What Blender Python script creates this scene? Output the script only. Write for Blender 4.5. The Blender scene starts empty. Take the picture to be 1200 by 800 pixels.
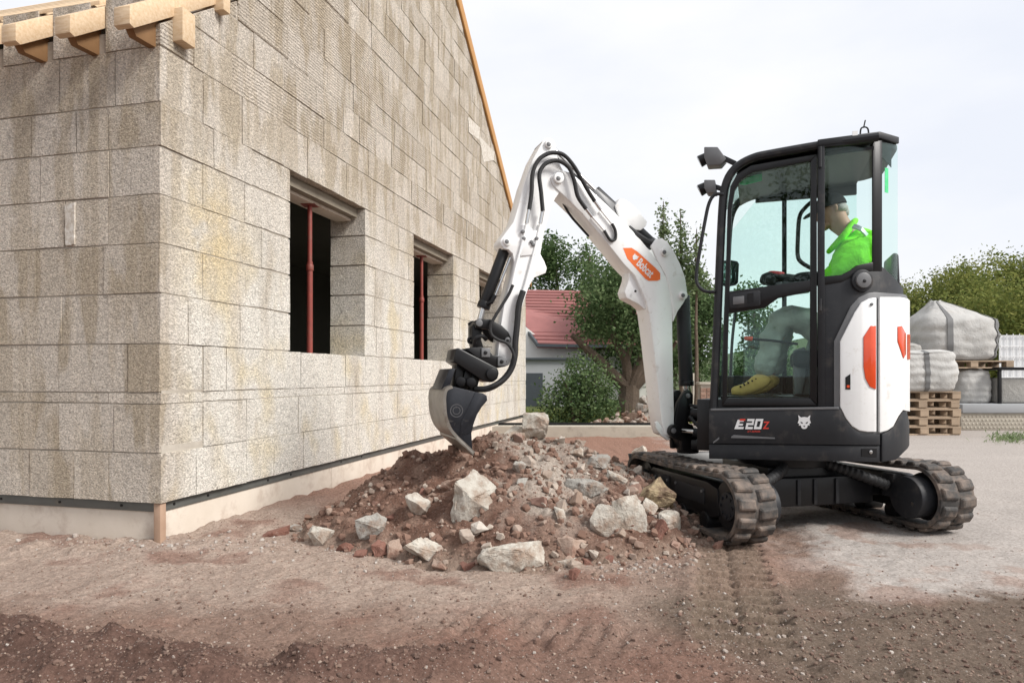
import bpy, bmesh, math, random
from mathutils import Vector, Matrix, noise
from math import radians, sin, cos, pi, sqrt, atan2
random.seed(7)
S = bpy.context.scene
# ------------------------------------------------------------------ camera
CAM = Vector((0, 0, 0.98)); F = 800.0; CX = 600.0; HY = 440.0      # focal length and horizon in photo pixels
cd = bpy.data.cameras.new('camera'); cd.lens = 24; cd.sensor_width = 36; cd.shift_y = 40 / 1200
cd.clip_start = 0.05; cd.clip_end = 2000
cam = bpy.data.objects.new('camera', cd); S.collection.objects.link(cam)
cam.location = CAM; cam.rotation_euler = (radians(90), 0, 0); S.camera = cam
# ------------------------------------------------------------------ world, sun, exposure
W = bpy.data.worlds.new('World'); S.world = W; W.use_nodes = True
nt = W.node_tree; nt.nodes.clear()
SUN_DIR = Vector((0.70, -0.36, 0.66)).normalized()
sky = nt.nodes.new('ShaderNodeTexSky'); sky.sky_type = 'NISHITA'; sky.sun_disc = False
sky.sun_elevation = math.asin(SUN_DIR.z); sky.sun_rotation = atan2(SUN_DIR.x, SUN_DIR.y); sky.dust_density = 4
dim = nt.nodes.new('ShaderNodeVectorMath'); dim.operation = 'SCALE'; dim.inputs['Scale'].default_value = 0.10
tc = nt.nodes.new('ShaderNodeTexCoord')
cl = nt.nodes.new('ShaderNodeTexNoise'); cl.inputs['Scale'].default_value = 2.2; cl.inputs['Detail'].default_value = 6
mp = nt.nodes.new('ShaderNodeMapping'); mp.inputs['Scale'].default_value = (1, 1, 2.6)
cr = nt.nodes.new('ShaderNodeValToRGB')
cr.color_ramp.elements[0].position = .34; cr.color_ramp.elements[0].color = (.66, .685, .745, 1)
cr.color_ramp.elements[1].position = .66; cr.color_ramp.elements[1].color = (.79, .79, .795, 1)
mx = nt.nodes.new('ShaderNodeMix'); mx.data_type = 'RGBA'; mx.inputs[0].default_value = .93   # thin overcast over the sky
bg = nt.nodes.new('ShaderNodeBackground'); bg.inputs['Strength'].default_value = 1.0
wo = nt.nodes.new('ShaderNodeOutputWorld'); L = nt.links.new
L(tc.outputs['Generated'], mp.inputs['Vector']); L(mp.outputs[0], cl.inputs['Vector']); L(cl.outputs['Fac'], cr.inputs['Fac'])
L(sky.outputs[0], dim.inputs[0]); L(dim.outputs[0], mx.inputs[6]); L(cr.outputs[0], mx.inputs[7])
L(mx.outputs[2], bg.inputs['Color']); L(bg.outputs[0], wo.inputs[0])
sl = bpy.data.lights.new('sun', 'SUN'); sl.energy = 3.0; sl.angle = radians(18); sl.color = (1, .965, .92)
so = bpy.data.objects.new('sun', sl); S.collection.objects.link(so)
so.rotation_euler = SUN_DIR.to_track_quat('Z', 'Y').to_euler()
S.view_settings.view_transform = 'Standard'; S.view_settings.look = 'None'
S.view_settings.gamma = 1; S.view_settings.exposure = 0.46; S.view_settings.use_curve_mapping = False
S.render.engine = 'CYCLES'; S.cycles.max_bounces = 10; S.cycles.transparent_max_bounces = 16

# ------------------------------------------------------------------ helpers
def rootmat(o):
    M = Matrix.Identity(4)
    while o: M = o.matrix_basis @ M; o = o.parent
    return M
def tag(o, label=None, cat=None, group=None, kind=None):
    if label: o['label'] = label
    if cat: o['category'] = cat
    if group: o['group'] = group
    if kind: o['kind'] = kind
    return o
def empty(name, loc, rz=0, label=None, cat=None, group=None):
    o = bpy.data.objects.new(name, None); S.collection.objects.link(o)
    o.location = loc; o.rotation_euler = (0, 0, rz); o.empty_display_size = .1
    return tag(o, label, cat, group)
def gnd(px, py, z=0):
    d = Vector(((px - CX) / F, 1, (HY - py) / F)); s = (z - CAM.z) / d.z
    return CAM + d * s
def at(px, py, Y): return CAM + Vector(((px - CX) / F, 1, (HY - py) / F)) * Y
def onplane(M, yl, px, py):
    """pixel -> point on the plane y = yl of the frame M, in that frame"""
    I = M.inverted(); o = I @ CAM; d = I.to_3x3() @ Vector(((px - CX) / F, 1, (HY - py) / F))
    return o + d * ((yl - o.y) / d.y)
def proj(p):
    d = p - CAM; return CX + F * d.x / d.y, HY - F * d.z / d.y
class MB:
    def __init__(s): s.v = []; s.f = []
    def add(s, vs, fs):
        n = len(s.v); s.v += [Vector(v) for v in vs]; s.f += [tuple(i + n for i in f) for f in fs]; return s
    def box(s, a, b):
        (x0, y0, z0), (x1, y1, z1) = a, b
        return s.add([(x0,y0,z0),(x1,y0,z0),(x1,y1,z0),(x0,y1,z0),(x0,y0,z1),(x1,y0,z1),(x1,y1,z1),(x0,y1,z1)],
                     [(0,3,2,1),(4,5,6,7),(0,1,5,4),(1,2,6,5),(2,3,7,6),(3,0,4,7)])
    def beam(s, p0, p1, w, h, up=(0, 0, 1)):
        p0, p1 = Vector(p0), Vector(p1); d = (p1 - p0).normalized(); u = Vector(up)
        r = d.cross(u).normalized(); u = r.cross(d)
        q = [(-1,-1),(1,-1),(1,1),(-1,1)]
        vs = [p + r * (a * w / 2) + u * (b * h / 2) for p in (p0, p1) for a, b in q]
        return s.add(vs, [(0,1,2,3),(7,6,5,4),(0,4,5,1),(1,5,6,2),(2,6,7,3),(3,7,4,0)])
    def cyl(s, p0, p1, r0, r1=None, n=18):
        r1 = r0 if r1 is None else r1
        p0, p1 = Vector(p0), Vector(p1); d = (p1 - p0).normalized()
        a = d.orthogonal().normalized(); b = d.cross(a)
        vs = [p + (a * cos(2*pi*i/n) + b * sin(2*pi*i/n)) * r for p, r in ((p0, r0), (p1, r1)) for i in range(n)]
        fs = [(i, (i+1) % n, n + (i+1) % n, n + i) for i in range(n)]
        return s.add(vs, fs + [tuple(range(n))[::-1], tuple(range(n, 2*n))])
    def tube(s, pts, r, n=8):
        pts = [Vector(p) for p in pts]; m = len(pts)
        rs = r if isinstance(r, (list, tuple)) else [r] * m
        t0 = (pts[1] - pts[0]).normalized(); a = t0.orthogonal().normalized(); vs = []
        for i, p in enumerate(pts):
            t = (pts[min(i+1, m-1)] - pts[max(i-1, 0)]).normalized()
            a = (a - t * a.dot(t)).normalized(); b = t.cross(a)
            vs += [p + (a * cos(2*pi*k/n) + b * sin(2*pi*k/n)) * rs[i] for k in range(n)]
        fs = [(i*n+k, i*n+(k+1) % n, (i+1)*n+(k+1) % n, (i+1)*n+k) for i in range(m-1) for k in range(n)]
        return s.add(vs, fs + [tuple(range(n))[::-1], tuple((m-1)*n+k for k in range(n))])
    def prism(s, poly, vec):
        n = len(poly); vec = Vector(vec); a = [Vector(p) for p in poly]
        return s.add(a + [p + vec for p in a], [tuple(range(n)), tuple(range(2*n-1, n-1, -1))] +
                     [(i, n+i, n+(i+1) % n, (i+1) % n) for i in range(n)])
    def ribbon(s, A, B, vec):
        """solid strip between two polylines of equal length"""
        n = len(A); vec = Vector(vec); a = [Vector(p) for p in A]; b = [Vector(p) for p in B]
        vs = a + b + [p + vec for p in a] + [p + vec for p in b]; fs = []
        for i in range(n-1):
            fs += [(i, i+1, n+i+1, n+i), (2*n+i+1, 2*n+i, 3*n+i, 3*n+i+1), (i, 2*n+i, 2*n+i+1, i+1), (n+i, n+i+1, 3*n+i+1, 3*n+i)]
        return s.add(vs, fs + [(0, n, 3*n, 2*n), (n-1, 3*n-1, 4*n-1, 2*n-1)])
    def build(s, name, mat, parent=None, M=None, bev=0, smooth=True, seg=2, ang=35, origin=None):
        T = Matrix.Identity(4) if M is None else M
        if parent is not None: T = rootmat(parent).inverted() @ T
        me = bpy.data.meshes.new(name); bm = bmesh.new()
        vs = [bm.verts.new(T @ v) for v in s.v]
        for f in s.f:
            try: bm.faces.new([vs[i] for i in f])
            except ValueError: pass
        bmesh.ops.recalc_face_normals(bm, faces=bm.faces)
        if bev:
            es = [e for e in bm.edges if len(e.link_faces) == 2 and e.calc_face_angle(0) > radians(ang)]
            bmesh.ops.bevel(bm, geom=es, offset=bev, segments=seg, affect='EDGES', profile=.5, clamp_overlap=True)
        off = None
        if origin is not None:
            off = T @ Vector(origin); bmesh.ops.translate(bm, vec=-off, verts=bm.verts)
        bm.to_mesh(me); bm.free()
        if smooth: me.shade_smooth(); me.set_sharp_from_angle(angle=radians(ang))
        if mat: me.materials.append(mat)
        o = bpy.data.objects.new(name, me); S.collection.objects.link(o)
        if parent is not None: o.parent = parent
        if off is not None: o.location = off
        return o
def inst(me, name, parent, loc, rot=None, M=None):
    o = bpy.data.objects.new(name, me); S.collection.objects.link(o); o.parent = parent
    T = Matrix.Translation(loc) @ (rot.to_4x4() if rot is not None else Matrix.Identity(4))
    if M is not None: T = rootmat(parent).inverted() @ M @ T
    o.matrix_basis = T
    return o
def smoothpath(pts, k=6):
    P = [Vector(p) for p in pts]; out = []
    for i in range(len(P)-1):
        p0, p1, p2, p3 = P[max(i-1, 0)], P[i], P[i+1], P[min(i+2, len(P)-1)]
        for j in range(k):
            t = j / k
            out.append(.5 * (2*p1 + (p2-p0)*t + (2*p0-5*p1+4*p2-p3)*t*t + (3*p1-p0-3*p2+p3)*t**3))
    return out + [P[-1]]
def sstep(a, b, x):
    t = min(1, max(0, (x-a) / (b-a))); return t*t*(3-2*t)
def fbm(x, y, z=0, o=4, l=2.0, g=.5):
    s = 0; a = 1
    for i in range(o):
        s += a * noise.noise((x, y, z)); x *= l; y *= l; z = z*l + 3.1; a *= g
    return s
def interp(pl, x):
    if x <= pl[0][0]: return pl[0][1]
    for (a, b), (c, d) in zip(pl, pl[1:]):
        if x <= c: return b + (d-b) * (x-a) / (c-a) if c > a else d
    return pl[-1][1]

# ------------------------------------------------------------------ materials
def node(t, k, **kw):
    n = t.nodes.new(k)
    for a, b in kw.items(): setattr(n, a, b)
    return n
def newmat(name):
    m = bpy.data.materials.new(name); m.use_nodes = True; t = m.node_tree
    return m, t, t.nodes['Principled BSDF']
def mixrgb(t, fac, a, b, blend='MIX'):
    n = node(t, 'ShaderNodeMix', data_type='RGBA', blend_type=blend)
    for i, v in ((0, fac), (6, a), (7, b)):
        if hasattr(v, 'links'): t.links.new(v, n.inputs[i])
        else: n.inputs[i].default_value = v if i == 0 else (*v, 1)[:4]
    return n.outputs[2]
def noisetex(t, scale, detail=4, rough=.6, vec=None, typ='n'):
    if typ == 'v':
        n = node(t, 'ShaderNodeTexVoronoi'); n.inputs['Scale'].default_value = scale; o = n.outputs['Distance']
    else:
        n = node(t, 'ShaderNodeTexNoise'); n.inputs['Scale'].default_value = scale
        n.inputs['Detail'].default_value = detail; n.inputs['Roughness'].default_value = rough; o = n.outputs['Fac']
    if vec is not None: t.links.new(vec, n.inputs['Vector'])
    return o
def ramp(t, fac, a, b, ca=(0, 0, 0), cb=(1, 1, 1)):
    n = node(t, 'ShaderNodeValToRGB'); e = n.color_ramp.elements
    e[0].position = a; e[0].color = (*ca, 1); e[1].position = b; e[1].color = (*cb, 1)
    t.links.new(fac, n.inputs[0]); return n.outputs[0]
def bump(t, bsdf, h, strength=.3, dist=.01):
    b = node(t, 'ShaderNodeBump'); b.inputs['Strength'].default_value = strength; b.inputs['Distance'].default_value = dist
    t.links.new(h, b.inputs['Height']); t.links.new(b.outputs[0], bsdf.inputs['Normal'])
def pos(t): return node(t, 'ShaderNodeNewGeometry').outputs['Position']
def simple(name, col, rough=.6, metal=0, col2=None, nscale=8, dirt=None, dscale=3, dlo=.5, dhi=.75, bscale=0, bstr=.2, bdist=.004, rnd=0, coat=0, det=5, grain=None):
    m, t, b = newmat(name)
    if max(col) < .04: b.inputs['Specular IOR Level'].default_value = .32
    b.inputs['Roughness'].default_value = rough; b.inputs['Metallic'].default_value = metal
    if coat: b.inputs['Coat Weight'].default_value = coat
    P = node(t, 'ShaderNodeTexCoord').outputs['Object'] if rnd < 0 else pos(t)
    if grain:
        mg = node(t, 'ShaderNodeMapping'); mg.inputs['Rotation'].default_value = (0, 0, -1.3254); mg.inputs['Scale'].default_value = grain; t.links.new(P, mg.inputs[0]); P = mg.outputs[0]
    c = mixrgb(t, ramp(t, noisetex(t, nscale, det, .65, P), .3, .7), col, col2 or tuple(x*.86 for x in col))
    if dirt: c = mixrgb(t, ramp(t, noisetex(t, dscale, 6, .7, P), dlo, dhi), c, dirt)
    if rnd:
        oi = node(t, 'ShaderNodeObjectInfo'); r = abs(rnd)
        v = node(t, 'ShaderNodeMapRange'); v.inputs[3].default_value = 1-r; v.inputs[4].default_value = 1+r
        t.links.new(oi.outputs['Random'], v.inputs[0])
        vm = node(t, 'ShaderNodeVectorMath', operation='SCALE'); t.links.new(c, vm.inputs[0]); t.links.new(v.outputs[0], vm.inputs['Scale']); c = vm.outputs[0]
    t.links.new(c, b.inputs['Base Color'])
    if bscale: bump(t, b, noisetex(t, bscale, 5, .7, P), bstr, bdist)
    return m
MAT = {}
MAT['white'] = simple('white paint', (.86,.865,.86), .32, 0, (.82,.825,.82), 6, (.48,.42,.35), 14, .58, .88, 60, .04, .002, coat=.3)
MAT['whitedirty'] = simple('worn white paint', (.78,.78,.76), .4, 0, (.70,.70,.69), 9, (.40,.35,.30), 7, .60, .85, 60, .05, .002)
MAT['dark'] = simple('charcoal plastic', (.016,.017,.020), .5, 0, (.022,.023,.026), 14, (.105,.09,.078), 7, .54, .95, 260, .12, .001)
MAT['black'] = simple('black paint', (.007,.007,.008), .36, 0, (.011,.011,.012), 9, (.045,.038,.034), 8, .66, 1, 90, .08, .002)
MAT['trim'] = simple('grey trim', (.12,.125,.13), .4, 0, (.15,.15,.155), 10)
MAT['steel'] = simple('bright steel', (.62,.62,.62), .22, 1)
MAT['wornsteel'] = simple('worn bucket steel', (.27,.25,.22), .42, .55, (.17,.155,.14), 7, (.11,.08,.06), 6, .52, .72, 40, .2, .003)
MAT['bucket'] = simple('scuffed black bucket', (.012,.013,.017), .40, .2, (.024,.026,.032), 9, (.20,.18,.16), 17, .60, .84, 50, .2, .003)
MAT['hose'] = simple('rubber hose', (.016,.016,.018), .55, 0, (.03,.03,.03), 60, bscale=160, bstr=.5, bdist=.003)
MAT['rubber'] = simple('muddy rubber', (.038,.036,.035), .7, 0, (.075,.069,.064), 9, (.23,.175,.14), 8, .43, .70, 70, .35, .004, rnd=.12)
MAT['orange'] = simple('orange decal', (.83,.16,.02), .4, 0, (.78,.14,.02), 6)
MAT['red'] = simple('red lens', (.72,.075,.012), .25, 0, (.62,.05,.01), 10, coat=.6)
MAT['redtxt'] = simple('red print', (.70,.05,.03), .5)
MAT['whitetxt'] = simple('white print', (.82,.82,.82), .5)
MAT['lens'] = simple('lamp lens', (.55,.56,.56), .12, .3)
MAT['green'] = simple('plain green', (.05,.62,.20), .6, 0, (.15,.75,.35), 20)
def glassmat():
    m, t, b = newmat('tinted cab glass'); t.nodes.remove(b)
    tr = node(t, 'ShaderNodeBsdfTransparent'); tr.inputs[0].default_value = (.915,.985,.965,1)
    gl = node(t, 'ShaderNodeBsdfGlossy'); gl.inputs['Roughness'].default_value = .0; gl.inputs[0].default_value = (.9,1,.97,1)
    lw = node(t, 'ShaderNodeLayerWeight'); lw.inputs[0].default_value = .5
    pw = node(t, 'ShaderNodeMath', operation='POWER'); pw.inputs[1].default_value = 5; t.links.new(lw.outputs['Facing'], pw.inputs[0])
    fr = node(t, 'ShaderNodeMath', operation='MULTIPLY_ADD'); fr.inputs[1].default_value = .90; fr.inputs[2].default_value = .022; t.links.new(pw.outputs[0], fr.inputs[0])
    ms = node(t, 'ShaderNodeMixShader'); o = t.nodes['Material Output']
    t.links.new(fr.outputs[0], ms.inputs[0]); t.links.new(tr.outputs[0], ms.inputs[1]); t.links.new(gl.outputs[0], ms.inputs[2]); t.links.new(ms.outputs[0], o.inputs[0])
    return m
MAT['glass'] = glassmat()
MAT['mirror'] = simple('mirror glass', (.8,.85,.85), .02, 1)
MAT['timber'] = simple('raw spruce', (.66,.52,.36), .75, 0, (.52,.36,.21), 9, (.34,.20,.10), 4, .62, .8, 40, .3, .003, rnd=.10, grain=(.7, 6, 6))
MAT['undershade'] = simple('brown timber cleat', (.24,.13,.055), .75, 0, (.19,.10,.04), 9, bscale=50)  # darker wood tone, the shade under the rafters is in the colour
MAT['lintel'] = simple('raw lintel concrete', (.27,.235,.185), .95, 0, (.20,.17,.13), 6, bscale=50, bstr=.5)
MAT['stamp'] = simple('stamped ring', (.06,.06,.065), .5)
MAT['rake'] = simple('stained barge board', (.47,.25,.085), .6, 0, (.40,.20,.06), 6, bscale=50)
MAT['fboard'] = simple('formwork board', (.64,.57,.49), .85, 0, (.56,.49,.41), 3, (.36,.27,.21), 5, .5, .8, 40, .25, .003)
MAT['fpost'] = simple('formwork post', (.40,.27,.19), .8, 0, (.34,.22,.15), 9, bscale=50)
MAT['strip'] = simple('dark metal base strip', (.11,.115,.108), .55, .3, (.15,.155,.145), 5, (.20,.17,.13), 6, .6, .85, 30, .1)
MAT['prop'] = simple('red primed steel prop', (.27,.052,.038), .5, .1, (.20,.045,.035), 14, (.18,.10,.07), 9, .55, .8)
MAT['mortar'] = simple('mortar', (.28,.245,.20), .95, 0, (.52,.475,.41), 4, bscale=60, bstr=.5)
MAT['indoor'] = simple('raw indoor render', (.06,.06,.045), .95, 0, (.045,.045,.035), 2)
MAT['concrete'] = simple('cast concrete', (.46,.42,.35), .9, 0, (.40,.36,.30), 4, (.27,.24,.20), 6, .55, .8, 50, .3)
def blockmat(name, tint, ribs=False):
    """wood-chip concrete block: coarse chips, vertical bands, per-block tint, lime wash"""
    m, t, b = newmat(name); b.inputs['Roughness'].default_value = .97; b.inputs['Specular IOR Level'].default_value = .1
    tcn = node(t, 'ShaderNodeTexCoord'); tcn.object = HOUSE; P = tcn.outputs['Object']
    sep = node(t, 'ShaderNodeSeparateXYZ'); t.links.new(P, sep.inputs[0])
    def mapped(sc, loc=(0, 0, 0)):
        n = node(t, 'ShaderNodeMapping'); n.inputs['Scale'].default_value = sc; n.inputs['Location'].default_value = loc; t.links.new(P, n.inputs[0]); return n.outputs[0]
    def rng(sock, a, b_, c=0, d=1):
        n = node(t, 'ShaderNodeMapRange'); n.inputs[1].default_value = a; n.inputs[2].default_value = b_; n.inputs[3].default_value = c; n.inputs[4].default_value = d; t.links.new(sock, n.inputs[0]); return n.outputs[0]
    def mul(a, b_, op='MULTIPLY'):
        n = node(t, 'ShaderNodeMath', operation=op)
        for i, v in enumerate((a, b_)):
            if hasattr(v, 'links'): t.links.new(v, n.inputs[i])
            else: n.inputs[i].default_value = v
        return n.outputs[0]
    def sc(k): return tuple(min(.85, x*k) for x in tint)
    band = noisetex(t, 1.0, 2, .5, mapped((5.6, 5.6, 1.6)))
    band2 = noisetex(t, 1.0, 2, .5, mapped((11, 11, .35), (4, 4, 2)))
    c = mixrgb(t, ramp(t, band, .46, .54), (tint[0]*.82, tint[1]*.775, tint[2]*.69), sc(1.06))
    c = mixrgb(t, ramp(t, band2, .52, .62, (0, 0, 0), (.6, .6, .6)), c, (tint[0]*1.20, tint[1]*1.19, tint[2]*1.17))
    oi = node(t, 'ShaderNodeObjectInfo')
    c = mixrgb(t, rng(oi.outputs['Random'], 0, .5, .40, 0), c, (tint[0]*.76, tint[1]*.70, tint[2]*.60))
    c = mixrgb(t, rng(oi.outputs['Random'], .6, 1, 0, .40), c, sc(1.22))
    # lime wash and yellow run marks over the lower gable
    low = rng(sep.outputs[2], 2.75, 1.5); ga = rng(sep.outputs[0], .03, .30)
    st = ramp(t, noisetex(t, 1.2, 3, .6, mapped((3.4, 1, .55), (3, 0, 1))), .22, .50)
    wash = mixrgb(t, ramp(t, noisetex(t, 1.6, 2, .5, mapped((1.6, 1, 1.1), (0, 0, 6))), .52, .66), (.77,.735,.665), (.72,.64,.48))
    c = mixrgb(t, mul(mul(mul(low, ga), st), .92), c, wash)
    pz = node(t, 'ShaderNodeVectorMath', operation='DISTANCE'); t.links.new(P, pz.inputs[0]); pz.inputs[1].default_value = (.42, 0, 1.85)
    c = mixrgb(t, mul(mul(rng(pz.outputs['Value'], .55, .12), ga), ramp(t, noisetex(t, 5, 3, .6, P), .30, .62)), c, (.68,.56,.36))
    vn = node(t, 'ShaderNodeTexVoronoi'); vn.inputs['Scale'].default_value = 105; t.links.new(mapped((1, 1, 1.5)), vn.inputs['Vector'])
    vs_ = node(t, 'ShaderNodeSeparateColor'); t.links.new(vn.outputs['Color'], vs_.inputs[0])
    chip = rng(vs_.outputs[0], 0, 1, .72, 1.26)
    sc_ = node(t, 'ShaderNodeVectorMath', operation='SCALE'); t.links.new(c, sc_.inputs[0]); t.links.new(chip, sc_.inputs['Scale']); c = sc_.outputs[0]
    g2 = noisetex(t, 70, 4, .75, P); g3 = noisetex(t, 26, 4, .7, P)
    c = mixrgb(t, ramp(t, g2, .34, .45, (.55,.55,.55), (0, 0, 0)), c, sc(.34))
    c = mixrgb(t, ramp(t, g3, .33, .45, (.45,.45,.45), (0, 0, 0)), c, sc(.42))
    t.links.new(c, b.inputs['Base Color'])
    h = mul(mul(g2, 1.3), mul(vs_.outputs[0], .7), 'ADD'); h = mul(h, g3, 'ADD')
    if ribs:
        wv = node(t, 'ShaderNodeTexWave', bands_direction='Z'); wv.inputs['Scale'].default_value = 13; wv.inputs['Distortion'].default_value = 2.5; t.links.new(P, wv.inputs[0])
        h = mul(h, mul(wv.outputs['Fac'], .45), 'ADD')
    bump(t, b, h, .9, .011)
    return m
# ------------------------------------------------------------------ ground
TRK0, TRK1 = Vector((1.24, 3.95)), Vector((.78, 2.25))          # old track print running towards the viewer
def soilridge(x, y):
    """loose dark soil thrown up in two low ridges in the foreground"""
    r1 = .10 * math.exp(-((y - (2.30 - .30*(x+1.5))) / .20)**2) * sstep(-.55, -.95, x)
    r2 = .085 * math.exp(-((y - 2.30 - .10*sin(3*x)) / .14)**2) * sstep(-.95, -.62, x) * sstep(.1, -.15, x)
    r3 = .07 * math.exp(-((x+.95)/.5)**2 - ((y-2.05)/.2)**2)
    return max(r1, r2, r3) * (1 + .5*fbm(x*5, y*5, 2, 3))
def trackprint(x, y):
    d = TRK1 - TRK0; p = Vector((x, y)) - TRK0; t = p.dot(d) / d.length; w = abs(p.x*d.y - p.y*d.x) / d.length
    w += .02*noise.noise((x*6, y*6, 1))
    if t < -.3 or t > d.length: return 0, 0
    m = sstep(.185, .15, w) * sstep(d.length, d.length-.5, t)
    bar = .5 + .5*sin(2*pi*t/.118 + (0.9 if p.x*d.y - p.y*d.x > 0 else 0)); bar = sstep(.30, .70, bar)
    mid = sstep(.0, .03, w)
    rim = .016 * math.exp(-((w-.20)/.035)**2) * sstep(d.length, d.length-.5, t)
    return m * (-.050 + .062*bar*(.75+.25*mid)) + rim, m
def gheight(x, y):
    near = sstep(16, 8, y) * sstep(9, 5, abs(x-.5)) if y > 0 else sstep(-3, 0, y)
    if near <= 0: return 0
    rough = sstep(2.6, 1.2, x - .2*(y-3)) * .7 + .3
    h = .022 * fbm(x*.9, y*.9, 0, 3) + rough * (.016*fbm(x*4, y*4, 5, 4) + .009*fbm(x*15, y*15, 9, 3) + .006*abs(noise.noise((x*34, y*34, 3))))
    lump = max(0, fbm(x*7, y*7, 20, 3) - .15) * .05 * sstep(3.0, 2.4, y) * rough
    tp, tm = trackprint(x, y); h *= 1-.75*tm; lump *= 1-tm
    # second, fainter print further left
    q = Vector((x-.10, y-2.62)); u = q.x*.93 - q.y*.36; v = q.x*.36 + q.y*.93
    m2 = sstep(.42, .30, abs(u)) * sstep(.17, .13, abs(v))
    tp2 = m2 * (-.012 + .016*sstep(.2, .8, .5+.5*sin(2*pi*u/.085)))
    # crumbs piled along the foundation
    hx = (x+2.02)*.97 - (y-3.92)*.243; t = (x+2.02)*.243 + (y-3.92)*.97
    s2 = (x+2.02)*-.243 + (y-3.92)*-.97
    b = 0
    if t > -.3: b = .030 * sstep(.5, .0, hx) * (.6 + .8*fbm(x*6, y*6, 40, 3))
    if hx < .3: b = max(b, .028 * sstep(.45, 0, s2) * (.6 + .8*fbm(x*6, y*6, 40, 3)))
    return near * (h + lump + tp + tp2 + soilridge(x, y) + max(0, b))
def gcolor(x, y):
    n = fbm(x*.8, y*.8, 3, 4); n2 = fbm(x*2.6, y*2.6, 8, 4); n3 = fbm(x*9, y*9, 1, 3)
    col = Vector((.25, .168, .13)) * (1 + .2*n2)
    pale = Vector((.43, .345, .285))
    red = Vector((.27, .15, .112)); dark = Vector((.105, .062, .048)); olive = Vector((.155, .118, .09)); grey = Vector((.40, .365, .335))
    col = col.lerp(pale, .95*sstep(2.55, 3.15, y + .55*n + .15*n3) * sstep(1.25, -.1, x + .5*n2) * (.62+.38*sstep(-.3, .3, n2+.3*n3)))
    col = col.lerp(red*.82, .75 * sstep(-.15, .65, n2 + .3*n3 + .55*sstep(3.2, 2.5, y)*sstep(1.2, .2, abs(x-.45)) - .1))
    col = col.lerp(olive, .9*sstep(.55, .95, x + .3*n) * sstep(3.35, 2.75, y + .35*n2))
    _, m = trackprint(x, y); col = col.lerp(Vector((.235, .175, .13)), .7*m)
    col = col.lerp(Vector((.29, .16, .115)), .75*sstep(4.6, 5.6, y + .6*n)*sstep(2.4, 1.6, x - .1*y))
    yard = sstep(-.18, .22, x - (1.55 + .10*(y-3)) + .30*n2 + .12*n3) * sstep(2.85, 3.25, y + .35*n + .15*n3)
    col = col.lerp(grey*(1+.1*n2), .93*yard)
    col = col.lerp(Vector((.25,.155,.115)), .6*yard*sstep(.12, .42, n2+.25*n3)*sstep(3.2, 2.2, x))
    col = col.lerp(dark, .95*sstep(.010, .075, soilridge(x, y) + .028*n3 + .02*n2))
    col = col.lerp(dark*1.6, .7*sstep(2.5, 2.05, y + .35*n2 + .12*n3)*sstep(.1, -.5, x + .3*n2))
    col = col.lerp(Vector((.21, .125, .095)), .6*sstep(2.75, 2.3, y + .3*n2)*sstep(-.5, 0, x)*sstep(1.0, .6, x))
    col = col.lerp(Vector((.075, .095, .030)), sstep(13.2, 13.8, y + .3*n)*sstep(3.6, 3.0, x))
    col = col.lerp(Vector((.09, .11, .035)), sstep(16.0, 18, y))
    return col, yard
def soilmat(name, rocky=1.0, rough=.95):
    m, t, b = newmat(name); b.inputs['Roughness'].default_value = rough; b.inputs['Specular IOR Level'].default_value = .2
    at_ = node(t, 'ShaderNodeAttribute', attribute_name='soil'); P = pos(t)
    c = at_.outputs['Color']
    f = noisetex(t, 60, 8, .80, P); v = noisetex(t, 70, 2, .5, P, 'v'); v2 = noisetex(t, 24, 2, .5, P, 'v')
    c = mixrgb(t, ramp(t, f, .32, .70, (.35,.35,.35), (1.55,1.5,1.45)), (0, 0, 0), c, 'MIX')
    dk = ramp(t, f, .30, .68, (.42,.40,.38), (1.35,1.36,1.38))
    c = mixrgb(t, 1.0, at_.outputs['Color'], dk, 'MULTIPLY')
    c = mixrgb(t, ramp(t, v, .10, .22, (.55,.55,.55), (0, 0, 0)), c, mixrgb(t, .6, c, (.55,.50,.45)))
    t.links.new(c, b.inputs['Base Color'])
    a1 = node(t, 'ShaderNodeMath', operation='MULTIPLY_ADD'); t.links.new(f, a1.inputs[0]); a1.inputs[1].default_value = 1.2
    inv = node(t, 'ShaderNodeMath', operation='MULTIPLY'); t.links.new(v2, inv.inputs[0]); inv.inputs[1].default_value = -1.1; t.links.new(inv.outputs[0], a1.inputs[2])
    bump(t, b, a1.outputs[0], .9*rocky, .008 if rocky < 1 else .014)
    bn = [n for n in t.nodes if n.type == 'BUMP'][0]; mr = node(t, 'ShaderNodeMapRange'); mr.inputs[3].default_value = 1.0; mr.inputs[4].default_value = .22
    t.links.new(at_.outputs['Alpha'], mr.inputs[0]); t.links.new(mr.outputs[0], bn.inputs['Strength'])
    return m
MAT['soil'] = soilmat('bare earth', .95)
def axis(lo, hi, step, far, grow=1.35):
    a = []; x = lo
    while x < hi: a.append(x); x += step
    a.append(hi); d = step; x = hi
    while x < far: d *= grow; x += d; a.append(x)
    d = step; x = lo; pre = []
    while x > -far: d *= grow; x -= d; pre.append(x)
    return pre[::-1] + a
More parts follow.
